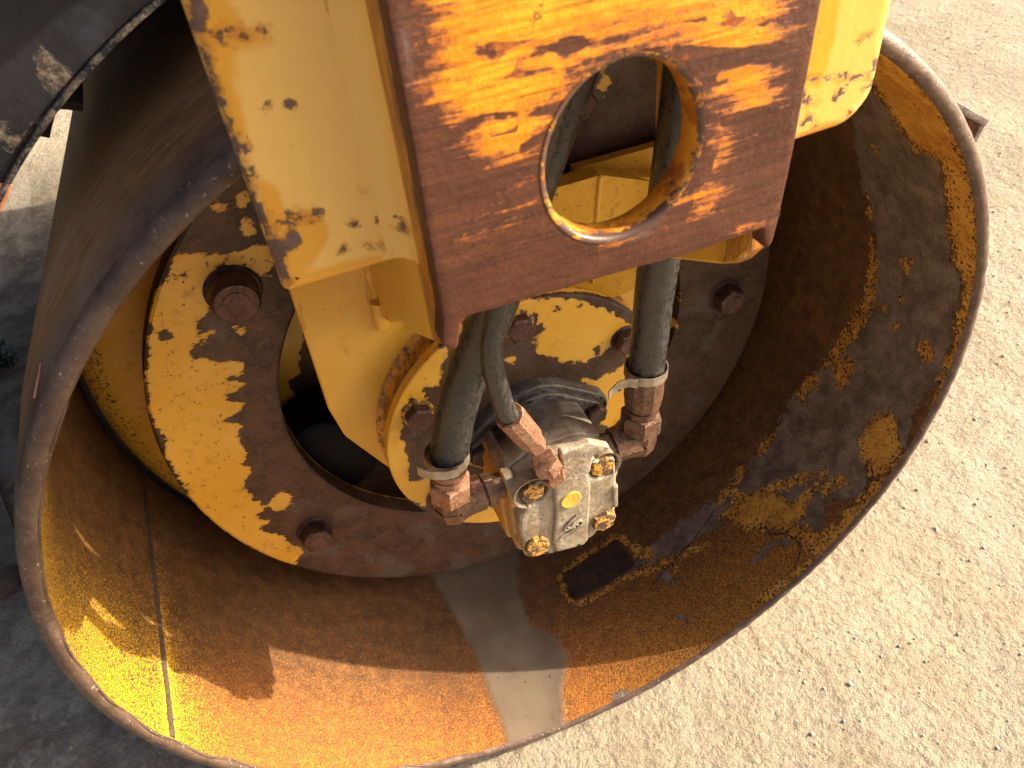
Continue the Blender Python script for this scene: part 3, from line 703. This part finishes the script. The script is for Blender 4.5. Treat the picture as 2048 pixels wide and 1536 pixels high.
# bracket plate inside the drum that carries the bearing housing
YK = .150
bo = [(-.172, .245), (-.1725, .185), (-.174, .060), (-.168, .022), (-.143, -.028), (-.105, -.100), (.105, -.100), (.143, -.028), (.168, .022), (.172, .060), (.172, .190), (.150, .1935), (.0885, .2150), (.010, .209), (-.090, .209)]
br = plate('bracket_plate', rounded(bo, [0, 0, .02, .02, .01, .03, .03, .01, .02, .02, .01, 0, .003, 0, 0]), [], YK, YK+.014, M_YEL, arm, bevel=.0022, step=.02, grid=False)
# folded stiffener that makes the ridge seen through the hole
Vq = [(-.090, YK-.001, .2135), (.0885, YK-.020, .2235), (.150, YK-.001, .190), (.145, YK-.001, .085), (.080, YK-.010, .085), (-.090, YK-.001, .120)]
mesh('ridge_stiffener', Vq + [(x, y+.017, z) for x, y, z in Vq], [(0, 1, 4, 5), (1, 2, 3, 4), (0, 6, 7, 1), (1, 7, 8, 2), (2, 8, 9, 3), (6, 11, 10, 7), (7, 10, 9, 8), (5, 4, 10, 11), (4, 3, 9, 10), (0, 5, 11, 6)], M_YELG, arm, 20)
bead('weld_bead', [Vector((.0880, YK-.0200, .2230)), Vector((.0845, YK-.0158, .17)), Vector((.0815, YK-.0122, .115))], .0019, M_YEL, arm, rough=.5)
Vb = [(q[0], .178, q[1]) for q in (aty(1150, 338, .178), aty(1400, 268, .178), aty(1400, 420, .178), aty(1150, 420, .178))]
mesh('rear_gusset', Vb + [(x, y+.01, z) for x, y, z in Vb], [(0, 1, 2, 3), (4, 7, 6, 5), (0, 4, 5, 1), (1, 5, 6, 2), (2, 6, 7, 3), (3, 7, 4, 0)], M_YELG, arm)
bead('weld_bead', [Vector((-.1085, YK-.001, z)) for z in np.linspace(.235, .150, 12)], .0036, M_YEL, arm, rough=.3)
bead('weld_bead', [Vector((-.1085, YK-.006, .160)), Vector((-.1095, YK-.006, .150)), Vector((-.110, YK-.004, .132))], .0056, M_YEL, arm, n=14, rough=.3)
# bearing housing tube and its weld
def m_tube(b):
    n = b.noise(55, 6, .75); c = b.mix(n.ss(.44, .56)*.85, (0.66, 0.29, 0.02), (0.26, 0.105, 0.018)); k = b.noise(120, 6, .75)
    return dict(color=b.mix(k.ss(.54, .60), c, (0.05, 0.028, 0.016)), rough=.5, h=n*.001+k*.0008, bs=.8)
M_TUBE = mat('grimy_yellow_tube', m_tube)
revolve('housing_tube', [(.118, .125), (.118, .1325), (YK-.008, .1325), (YK-.0035, .1345), (YK-.0005, .1400)], M_TUBE, arm, n=160)
# overhead cross beam (above the view; shades the tread as on the machine)
def box(name, x0, x1, y0, y1, z0, z1, M, parent, bev=.008):
    return plate(name, rounded([(x0, z0), (x1, z0), (x1, z1), (x0, z1)], .02), [], y0, y1, M, parent, bevel=bev, step=.2, grid=False)

# ------------------------------------------------------------------ bearing cover
YC = .112
cov = thing('bearing_cover', 'round yellow bearing cover plate with six rusty bolts behind the pump, paint half flaked off', 'cover plate', (0, YC, 0))
cp = polar('cover_disc', .03, .1395, YC, YC+.010, M_HUB, cov, 40, 300, rnd=.0018)
cy = [[(1020,603),(1075,600),(1085,612),(1040,640),(1015,640)],[(874,698),(820,756),(782,815),(768,876),(775,938),(800,985),(840,1012),(862,1000),(855,975),(865,955),(815,965),(812,930),(800,880),(796,840),(812,812),(845,800),(835,775),(870,770),(880,730),(895,700)],
      [(862,960),(890,950),(880,975),(850,1010),(838,995)],
      [(1075,603),(1150,598),(1233,628),(1275,664),(1268,720),(1225,690),(1200,705),(1170,720),(1130,722),(1110,712),(1075,705),(1065,690),(1080,665),(1068,650),(1080,630)],
      [(1178,764),(1225,748),(1262,722),(1275,800),(1250,830),(1235,865),(1200,845),(1215,820),(1190,780)],
      [(925,1045),(940,1010),(990,1000),(1012,1045)], [(935,925),(970,915),(975,935),(950,932)], blob(1020,720,3), blob(1170,760,5,k=.5)]
v = verts_of(cp); s = sdf(v[:, [0, 2]], [[aty(u, w_, YC) for u, w_ in p] for p in cy])
ho = sdf(v[:, [0, 2]], [[aty(u, w_, YC) for u, w_ in p] for p in [blob(1035,648,28), blob(830,830,34), streak(1060,670,1085,650,9), streak(1110,610,1120,622,6), streak(1165,600,1160,616,5), streak(1190,715,1200,690,8), blob(1235,780,7,k=.6)]])
setattr_(cp, 'yel', np.where(v[:, 1] > YC+.003, .004, np.minimum(s, -ho)+.0015))
for d in (31, 91, 151, 211, 271, 331):
    a = radians(d); p = Vector((.1175*cos(a), YC, .1175*sin(a)))
    w0 = turned('cover_bolt', p+Vector((0, .001, 0)), (0, -1, 0), [(0, .0150), (.0018, .0150), (.0024, .0142), (.0026, .010)], M_BOLTD if d in (31,) else (M_BOLTY if d in (91, 151) else M_BOLT), cov, n=32)
    turned('hex_head', p+Vector((0, -.0015, 0)), (0, -1, 0), hexprof(.0105, .0130, .0022), M_BOLT, w0, n=6, rot=d*2.3, smooth=30)

# ------------------------------------------------------------------ hydraulic motor
mot = thing('hydraulic_motor', 'small dusty cast aluminium hydraulic gear motor with four yellow bolts, bolted to the hub', 'hydraulic motor', (0, .1, -.02))
MC = (-.005, -.025)
def shift(l): return [(x+MC[0], z+MC[1]) for x, z in l]
full = rounded(shift([(-.049, -.048), (-.028, -.058), (.026, -.058), (.049, -.046), (.052, .020), (.046, .046), (.024, .060), (-.016, .062), (-.040, .050), (-.050, .030)]), [.008, .008, .008, .010, .008, .010, .008, .010, .010, .010])
BP = [aty(1070,995,.012), aty(1212,942,.012), aty(1076,1096,.012), aty(1210,1045,.012)]
plate('gear_housing', [((x-MC[0])*(1.07 if x < MC[0] else 1.02)+MC[0], z) for x, z in full], [], .0455, .094, M_CAST, mot, bevel=.003, step=.0035, seg=3)
cov2 = plate('cover_base', [(x*1.0, z) for x, z in full], [], .030, .0450, M_CAST, mot, bevel=.0015, step=.004, seg=2, backbevel=.0015)
# front layer with pockets for the bolt heads
def bite(poly_pts):
    return poly_pts
frontl = rounded(shift([(-.047, -.020), (-.0475, .006), (-.046, .012), (-.030, .050), (-.010, .058), (.022, .056), (.030, .050), (.046, .048), (.0475, .020), (.0470, -.010), (.044, -.030), (.022, -.054), (-.004, -.056), (-.020, -.055), (-.046, -.044)]), .005)
pockets = [circle(BP[0][0], BP[0][1], .0145, 30), circle(BP[1][0]+.0005, BP[1][1], .0138, 30)]
plate('front_cover', frontl, pockets, .0165, .0302, M_CAST, mot, bevel=.0030, step=.0030, seg=4)
# raised centre rib, right-hand pad and shoulders
rib = rounded([aty(u, v, .0135) for u, v in [(1108,975),(1120,960),(1170,940),(1182,968),(1176,1080),(1168,1090),(1112,1105),(1106,1085),(1112,1030)]], .004)
plate('raised_rib', rib, [], .0130, .018, M_CAST, mot, bevel=.0022, step=.004, seg=3)
pad = rounded([aty(u, v, .0145) for u, v in [(1120,905),(1180,884),(1226,893),(1185,912),(1180,945),(1125,963)]], .003)
plate('raised_pad', pad, [], .0132, .02, M_CAST, mot, bevel=.0022, step=.004, seg=3)
plate('raised_pad', rounded([aty(u, v, .0150) for u, v in [(1226,975),(1236,970),(1236,1012),(1228,1016)]], .001), [], .0145, .02, M_CAST, mot, bevel=.001, step=.01)
for (x, z) in (BP[2], BP[3]):
    turned('bolt_boss', (x, .031, z), (0, -1, 0), [(0, .0152), (.009, .0150), (.011, .0135), (.0112, .008)], M_CAST, mot, n=32)
for i, (x, z) in enumerate(BP):
    y0 = .029 if i < 2 else .0205
    hb = turned('cover_screw', (x, y0, z), (0, -1, 0), [(0, .0138), (.0015, .0138), (.0018, .0118)], M_BOLTY, mot, n=28)
    turned('hex_head', (x, y0-.0012, z), (0, -1, 0), [(0, .0118), (.0060 if i > 1 else .010, .0122), (.0078 if i > 1 else .0118, .0112), (.0084 if i > 1 else .0125, .0080)], M_BOLTY, hb, n=6 if i != 2 else 10, rot=.4+i, smooth=30)
pc = P3(1142, 1000, .0125)
turned('yellow_plug', pc+Vector((0, .002, 0)), (0, -1, 0), [(0, .0098), (.0022, .0098), (.0028, .0088), (.0026, .0070), (.0022, .0010)], mat('yellow_plug_paint', lambda b: dict(color=b.mix(b.noise(260, 4, .7).ss(.60, .68)*.7, (0.72, 0.42, 0.06), (0.30, 0.14, 0.03)), rough=.5, h=b.noise(200, 3)*.0005)), mot, n=32)
# cast emblem: interlocking S-shaped swirls inside a slanted ring
em = P3(1147, 1051, .0122)
def emb(pts, r=.00105):
    P = [em + Vector((x*1.40, 0, z*1.40)) for x, z in pts]; tube('cast_emblem', P, r, M_CAST, mot, n=8, step=.0006)
def sh(x, z): return (x*.90+z*.35, z*.95+x*.30)
emb([sh(*p) for p in [(.0085, .0072), (.002, .0078), (-.0040, .0062), (-.0058, .0028), (-.0030, .0004), (.0025, -.0008), (.0046, -.0032), (.0020, -.0062), (-.0040, -.0075), (-.0085, -.0075)]])
emb([sh(*p) for p in [(.0085, .0046), (.003, .0050), (-.0015, .0038), (-.0022, .0022), (.0022, .0012), (.0062, .0000), (.0078, -.0034), (.0052, -.0072), (.0005, -.0094)]])
emb([sh(*p) for p in [(-.0085, -.0048), (-.003, -.0050), (.0010, -.0040), (.0018, -.0024), (-.0022, -.0012), (-.0062, .0004), (-.0080, .0036), (-.0052, .0074), (-.0005, .0096)]])
# mounting flange and its two bolts
fl = [(.052*cos(a), .052*sin(a)) for a in np.linspace(radians(28), radians(152), 14)] + [(-.058+.018*cos(a), .018*sin(a)) for a in np.linspace(radians(125), radians(235), 8)] + [(.052*cos(a), .052*sin(a)) for a in np.linspace(radians(208), radians(332), 14)] + [(.058+.018*cos(a), .018*sin(a)) for a in np.linspace(radians(-55), radians(55), 8)]
def hull(P):
    P = sorted(set((round(a, 6), round(c, 6)) for a, c in P)); L = []; U = []
    for Q, H in ((P, L), (P[::-1], U)):
        for p in Q:
            while len(H) > 1 and (H[-1][0]-H[-2][0])*(p[1]-H[-2][1])-(H[-1][1]-H[-2][1])*(p[0]-H[-2][0]) <= 0: H.pop()
            H.append(p)
    return L[:-1]+U[:-1]
fl = hull(fl + [(-.058+.018*cos(a), .018*sin(a)) for a in np.linspace(1, 5.2, 16)] + [(.058+.018*cos(a), .018*sin(a)) for a in np.linspace(-2.1, 2.1, 16)])
plate('mounting_flange', fl, [], .0985, .1115, M_CASTD, mot, bevel=.0025, step=.004)
plate('flange_shoulder', [(x*.90, z*.90-.001) for x, z in fl], [], .0925, .0990, M_CASTD, mot, bevel=.002, step=.004)
for sx in (-1, 1):
    fb = turned('flange_bolt', (sx*.058, .0990, .001), (0, -1, 0), [(0, .0120), (.002, .0120), (.0022, .011)], M_BOLTD, mot, n=28)
    turned('hex_head', (sx*.058, .0970, .001), (0, -1, 0), hexprof(.0125, .0112, .002), M_BOLTD, fb, n=6, rot=.3, smooth=30)
# low side ports
turned('side_port', (-.050, .040, .006), (-1, 0, 0), [(-.004, .019), (.004, .0185), (.0055, .017), (.0056, .01)], M_CAST, mot, n=32)
turned('side_port', (.041, .040, -.006), (1, 0, 0), [(-.004, .019), (.004, .0185), (.0055, .017), (.0056, .01)], M_CAST, mot, n=32)

# ------------------------------------------------------------------ hoses
def hose(nm, label, corner, side, clampP, path, r, MF, ML):
    t = thing(nm, label, 'hose', tuple(corner), 'hydraulic hoses of the motor')
    c = Vector(corner); sx = side
    # elbow: side union -> block -> upright nut
    e = turned('elbow', c - Vector((sx*.050, 0, 0)), (sx, 0, 0), [(0, .0115), (.012, .0115), (.0122, .0150), (.020, .0155), (.0205, .0135), (.026, .0135), (.0262, .0150)], ML, t, n=6, rot=.4, smooth=30)
    d = (Vector(clampP) - c); L = d.length; d.normalize()
    tube('elbow_body', [c - Vector((sx*.027, 0, -.001)), c - Vector((sx*.012, 0, -.001)), c - Vector((sx*.003, 0, .001)), c + Vector((0, 0, .004)), c+d*.014], .0162, ML, t, n=8, step=.004, smooth=25)
    turned('elbow_lug', c+Vector((sx*.0, 0, -.004)), (0, 0, 1), [(-.012, .010), (-.010, .0135), (.004, .0165)], ML, t, n=8, smooth=25)
    d = (Vector(clampP) - c); L = d.length; d.normalize()
    turned('swivel_nut', c+d*.010, d, [(0, .0150), (.0015, .0188), (.018, .0188), (.0205, .0170), (.0212, .0150)], MF, t, n=6, rot=.2, smooth=30)
    turned('hose_stem', c+d*.026, d, [(0, .0150), (.004, .0145), (.008, .0140), (.012, .0150)], MF, t, n=24)
    turned('crimp_ferrule', c+d*.038, d, [(0, .0140), (.003, .0158), (.010, .0160), (.0108, .0168), (L-.040, .0170), (L-.038, .0166)], MF, t, n=12, smooth=25)
    P = [Vector(clampP) - d*.012] + path
    h = tube('hose_body', P, r, M_HOSE, t, n=36, step=.003)
    return t, d
cL = Vector((-.1020, .040, .012)); clL = Vector(P3(893, 912, .040))
LP = [P3(905,860,.039), P3(918,800,.036), P3(948,710,.030), P3(985,620,.018), P3(1015,520,.000), P3(1050,390,-.022), P3(1092,260,-.034), P3(1135,130,-.040), P3(1190,-40,-.044)]
hL, dL = hose('hydraulic_hose', 'thick black hydraulic hose at left, coppery fitting and steel band, leaning behind the front plate', cL, -1, clL, LP, .0158, M_COPPER, M_BRONZE)
cR = Vector((.0770, .040, .008)); clR = Vector(P3(1292, 738, .040))
RP = [P3(1298,690,.038), P3(1305,620,.034), P3(1318,520,.024), P3(1342,390,.004), P3(1362,270,-.010), P3(1378,160,-.020), P3(1392,40,-.028), P3(1400,-80,-.030)]
hR, dR = hose('hydraulic_hose', 'thick black hydraulic hose standing upright right of the motor, brown elbow and bright band', cR, 1, clR, RP, .0152, M_BRONZE, M_BRONZE)
def band(t, c, d, R, tail):
    d = d.normalized()
    n = 48; V = []; F = []; a = d.cross(Vector((0, 1, 0))).normalized(); b_ = d.cross(a)
    prof = [(-.0042, R), (-.0042, R+.0010), (.0042, R+.0010), (.0042, R)]
    for i in range(n):
        th = 2*pi*i/n
        for tt, r in prof: V.append(c + d*tt + (a*cos(th)+b_*sin(th))*r)
    for i in range(n):
        j = (i+1) % n
        for q in range(4): F.append((i*4+q, i*4+(q+1) % 4, j*4+(q+1) % 4, j*4+q))
    o = mesh('steel_band', V, F, M_BAND, t)
    P = tail; V = []; F = []
    for i, p in enumerate(P):
        nx = (P[min(i+1, len(P)-1)]-P[max(i-1, 0)]).normalized(); nrm = nx.cross(d).normalized()*.0006
        V += [p+d*.0045+nrm, p+d*.0045-nrm, p-d*.0045-nrm, p-d*.0045+nrm]
    for i in range(len(P)-1):
        for q in range(4): F.append((i*4+q, i*4+(q+1) % 4, (i+1)*4+(q+1) % 4, (i+1)*4+q))
    F += [(0, 1, 2, 3), tuple(len(V)-4+q for q in range(4))]
    mesh('band_tail', V, F, M_BAND, o)
band(hL, clL, dL, .0176, [clL+Vector((.003, -.0203, .0)), clL+Vector((-.006, -.0206, .001)), clL+Vector((-.014, -.0180, .002)), clL+Vector((-.0225, -.013, .003)), clL+Vector((-.026, -.007, .003))])
band(hR, clR, dR, .0174, [clR+Vector((-.015, -.014, .001)), clR+Vector((-.021, -.010, .002)), clR+Vector((-.030, -.008, .001)), clR+Vector((-.040, -.010, -.004))])
# thin case-drain hose
P_THIN = .0077
th = thing('hydraulic_hose', 'thin black drain hose curving down to the coppery fitting on top of the motor', 'hose', tuple(P3(1115, 945, .026)), 'hydraulic hoses of the motor')
q0 = P3(1097, 936, .016); q1 = P3(1070, 889, .008); q2 = P3(1054, 868, .004); q3 = P3(1018, 830, -.004)
dd = (q2-q0).normalized()
turned('port_adapter', q0-dd*.016, dd, [(0, .0125), (.010, .0125), (.0102, .0098), (.018, .0098)], M_COPPER, th, n=6, smooth=30)
turned('swivel_nut', q0+dd*.001, dd, [(0, .0110), (.0015, .0128), (.013, .0128), (.0155, .0112), (.016, .009)], M_COPPER, th, n=6, rot=.5, smooth=30)
d2 = (q3-q1).normalized()
turned('hose_stem', q1-d2*.004, d2, [(0, .0088), (.016, .0088), (.0165, .0098), (.022, .0102)], M_COPPER, th, n=6, smooth=30)
turned('crimp_ferrule', q1+d2*.012, d2, [(0, .0095), (.002, .0110), ((q3-q1).length-.014, .0114), ((q3-q1).length-.012, .0106)], M_COPPER, th, n=10, smooth=25)
tube('hose_body', [q3-d2*.010, q3+d2*.004, P3(1001,792,-.006), P3(986,735,-.008), P3(983,685,-.010), P3(990,640,-.012), P3(1008,570,-.016), P3(1030,480,-.026), P3(1058,370,-.044), P3(1088,270,-.056), P3(1125,160,-.060), P3(1180,-20,-.062)], P_THIN, M_HOSE, th, n=28, step=.003)

# ------------------------------------------------------------------ scrapers, mudguard, beam
def angle_bar(nm, label, inner, apex, outer, y0, y1, tk=.006, MM=None):
    t = thing(nm, label, 'scraper bar', (apex[0], (y0+y1)/2, apex[1]), 'scraper bars beside the drum')
    for k, (p, q) in enumerate(((inner, apex), (apex, outer))):
        p, q = Vector(p), Vector(q); d = (q-p).normalized(); n_ = Vector((-d.y, d.x)); c0 = Vector((0, 0)); 
        if (p+n_).length > (p-n_).length: n_ = -n_
        q2 = q if k == 0 else q
        ol = [tuple(p), tuple(q2), tuple(q2+n_*tk), tuple(p+n_*tk)]
        plate('angle_leg', ol, [], y0 + k*.0015, y1, MM or M_SCR, t, bevel=.0008, step=.012, grid=False, jag=.0003)
    return t
angle_bar('drum_scraper', 'weathered steel angle bar jutting out past the right rim of the drum', (.372, .240), (.4395, .1985), (.428, .158), .078, 1.6)
angle_bar('drum_scraper', 'black steel angle bar end poking out between the drum and the black mudguard', (-.264, .335), (-.284, .342), (-.300, .320), .230, 1.4, MM=M_DARK)
mg = thing('mudguard', 'black painted steel guard plate at upper left with a caked mud patch and curved edge', 'guard', (-.4, .14, .5))
arc = [(.456*cos(a), .456*sin(a)) for a in np.linspace(radians(104), radians(158), 40)]
mo = plate('guard_plate', arc + [(-.80, .20), (-.80, .62), (-.11, .62)], [], .128, .152, M_FRAME, mg, bevel=.003, step=.008)
v = verts_of(mo); setattr_(mo, 'mudp', sdf(v[:, [0, 2]], [[aty(u, w_, .128) for u, w_ in p] for p in [[(75,85),(95,95),(120,130),(125,150),(150,155),(135,170),(115,195),(100,180),(75,145)], [(0,230),(12,245),(8,290),(-30,285)], streak(25,300,95,230,7), streak(0,400,60,310,8)]]))
revolve('guard_shell', [(.150, .4565), (1.60, .4565), (1.60, .462), (.150, .462)], M_FRAME, mg, n=60, a0=radians(58), a1=radians(140))
op = plate('orange_patch', [aty(u, w_, .126) for u, w_ in [(-30,366),(18,368),(24,372),(14,398),(2,425),(-30,430)]], [], .1262, .1278, M_ORANGE, mg, bevel=.0004, step=.006, jag=.0003)
lipm = tube('edge_strip', [Vector((.4555*cos(a), .127, .4555*sin(a))) for a in np.linspace(radians(104), radians(158), 30)], .0022, M_FRAME, mg, n=8)
bm_ = thing('cross_beam', 'dark steel cross beam over the drum carrying the support arm, just above the picture', 'machine frame', (0, .9, .7))
box('beam_body', -.36, .30, .13, 1.62, .575, .80, M_FRAME, bm_)
box('beam_head', -.16, .165, -.018, .13, .60, .78, M_FRAME, bm_)

ch = thing('chassis_sky_block', 'unseen black machine body block above the mudguard, added to keep sky light off the tread', 'machine body', (-.9, 1.0, .8))
box('sky_block_body', -1.9, -.375, .20, 1.75, .585, 1.25, M_FRAME, ch)  # unseen block, added to keep the left sky light off the tread
# ------------------------------------------------------------------ ground
def m_ground(b):
    x, y, z = b.xyz()
    big = b.noise(2.2, 5, .6); med = b.noise(14, 6, .65); f = b.noise(120, 6, .7); ff = b.noise(520, 3, .6)
    huge = b.noise(.9, 4, .6)
    c = b.mix(big.ss(.35, .65), (0.365, 0.315, 0.220), (0.45, 0.398, 0.290))
    c = b.mix(huge.ss(.42, .62)*.45, c, (0.44, 0.345, 0.225))
    c = b.mix(med.ss(.46, .66)*.6, c, (0.38, 0.285, 0.185))
    c = b.mix(f.ss(.50, .64)*.65, c, (0.225, 0.185, 0.130))
    c = b.mix(ff.ss(.60, .68)*.7, c, (0.56, 0.50, 0.39))
    c = b.mix(b.noise(190, 4, .7).ss(.635, .67)*.8, c, (0.11, 0.10, 0.085))
    c = b.mix(b.voro(75).ss(.10, .16, 1.0, 0.0)*b.noise(30, 2).ss(.52, .6), c, (0.14, 0.135, 0.125))
    # mottled damp soil at left, its colour darkened to deepen the drum's shade
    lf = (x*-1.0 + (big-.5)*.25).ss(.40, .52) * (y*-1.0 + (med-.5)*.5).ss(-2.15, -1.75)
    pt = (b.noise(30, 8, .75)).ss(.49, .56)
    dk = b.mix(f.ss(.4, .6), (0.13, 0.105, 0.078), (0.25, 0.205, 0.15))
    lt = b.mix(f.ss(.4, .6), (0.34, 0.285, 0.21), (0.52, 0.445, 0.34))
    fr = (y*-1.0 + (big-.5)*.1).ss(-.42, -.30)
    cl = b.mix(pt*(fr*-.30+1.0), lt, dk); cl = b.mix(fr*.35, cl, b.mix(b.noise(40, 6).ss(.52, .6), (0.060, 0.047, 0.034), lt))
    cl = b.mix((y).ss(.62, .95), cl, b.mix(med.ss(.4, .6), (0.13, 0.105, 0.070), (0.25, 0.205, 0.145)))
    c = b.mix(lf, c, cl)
    trk = b.noise(3.0, 4, .6, b.vec(2.2, .35, 1, rot=(0, 0, .5)))
    c = b.mix(trk.ss(.50, .62)*.35, c, (0.50, 0.45, 0.35))
    c = b.mix((trk*-1.0).ss(-.42, -.34)*.22, c, (0.27, 0.215, 0.145))
    h = trk*.006 + med*.012 + b.noise(42, 5, .65)*.007 + f*.0050 + ff*.0016 + big*.02
    return dict(color=c, rough=.9, spec=.2, h=h, bs=.9)
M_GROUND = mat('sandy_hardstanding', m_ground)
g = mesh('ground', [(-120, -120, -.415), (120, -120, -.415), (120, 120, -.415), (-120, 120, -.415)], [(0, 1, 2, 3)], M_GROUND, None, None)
g['kind'] = 'structure'; g['label'] = 'pale sandy compacted ground, dark and mottled in the shade at left'
# loose grit and pebbles (one object)
ico = bmesh.new(); bmesh.ops.create_icosphere(ico, subdivisions=1, radius=1.0); iv = np.array([v_.co[:] for v_ in ico.verts]); fi = [[v_.index for v_ in f_.verts] for f_ in ico.faces]; ico.free()
V = []; F = []; n0 = 0
N = 9000
for i in range(N):
    if i % 3: px, py = rng.uniform(.2, 2.2), rng.uniform(-.45, 1.7)
    else: px, py = rng.uniform(-1.3, -.43), rng.uniform(-.05, 3.2)
    if abs(px) < .43 and py > -.02: continue
    s_ = min(.0013*np.exp(rng.normal(0, .5)), .0042)
    q = iv*rng.uniform(.6, 1.2, (len(iv), 1))*np.array([1, rng.uniform(.6, 1), rng.uniform(.4, .8)])*s_
    a = rng.uniform(0, 6.3); R2 = np.array([[cos(a), -sin(a), 0], [sin(a), cos(a), 0], [0, 0, 1]])
    q = q@R2 + np.array([px, py, -.415+s_*.25]); V += list(map(tuple, q)); F += [tuple(k+n0 for k in f_) for f_ in fi]; n0 += len(iv)
M_PEB = mat('grit', lambda b: dict(color=b.mix(b.noise(9, 2).ss(.42, .6), (0.34, 0.29, 0.21), (0.60, 0.54, 0.44)), rough=.85))
gr = mesh('gravel', V, F, M_PEB, None, None); gr['kind'] = 'stuff'; gr['label'] = 'loose grit and small pebbles scattered over the ground'
# broken slab and lump at the left edge
M_SLAB = mat('dusty_slab', metal_fn((0.15, 0.125, 0.085), (0.26, 0.215, 0.15), (0.06, 0.045, 0.03), .85, 0, 60, .002))
sb = thing('broken_slab', 'dusty grey broken slab leaning beside the drum at the left edge', 'slab', (-.76, .62, -.40))
sp = [(-.735, .80, -.405), (-.672, .575, -.405), (-.70, .545, -.405), (-.90, .50, -.405), (-.95, .85, -.405)]
bt = [(x, y, -.46) for x, y, z in sp]
mesh('slab_body', sp+bt, [(0, 1, 2, 3, 4)] + [(i, (i+1) % 5, 5+(i+1) % 5, 5+i) for i in range(5)], M_SLAB, sb)
st_ = thing('stone', 'brown rounded stone in front of the grey slab at the left edge', 'stone', (-.70, .55, -.41))
V = iv.copy(); bm = bmesh.new(); bmesh.ops.create_icosphere(bm, subdivisions=3, radius=1.0)
for v_ in bm.verts:
    k = 1 + .18*sin(v_.co.x*4+1)*cos(v_.co.z*5) + .08*sin(v_.co.y*9); v_.co = Vector((v_.co.x*.034*k-.703, v_.co.y*.026*k+.535, v_.co.z*.020*k-.402))
me = bpy.data.meshes.new('stone_body'); bm.to_mesh(me); bm.free(); link_mesh('stone_body', me, mat('brown_stone', metal_fn((0.09, 0.06, 0.04), (0.18, 0.13, 0.09), (0.05, 0.035, 0.025), .8, 0, 50, .003)), st_, 80)
# weed tuft
V = []; F = []
for i in range(130):
    a = rng.uniform(0, 6.3); r0 = abs(rng.normal(0, .018)); x0, y0 = -.748+r0*cos(a), 1.135+r0*sin(a)*1.3; L = rng.uniform(.012, .034); ww = rng.uniform(.0012, .0026)
    lean = rng.uniform(.2, 1.0); dx, dy = cos(a)*lean*L, sin(a)*lean*L; px_, py_ = -sin(a)*ww, cos(a)*ww; k = len(V)
    V += [(x0-px_, y0-py_, -.416), (x0+px_, y0+py_, -.416), (x0+dx*.5+px_*1.4, y0+dy*.5+py_*1.4, -.415+L*.6), (x0+dx*.5-px_*1.4, y0+dy*.5-py_*1.4, -.415+L*.6), (x0+dx, y0+dy, -.415+L*.75)]
    F += [(k, k+1, k+2, k+3), (k+3, k+2, k+4)]
wd = mesh('weed', V, F, mat('weed_green', lambda b: dict(color=b.mix(b.noise(60, 2).ss(.4, .6), (0.03, 0.055, 0.015), (0.10, 0.12, 0.04)), rough=.6)), None, None, recalc=False)
wd['label'] = 'small dark green weed tuft on the shaded ground at left'; wd['category'] = 'weed'
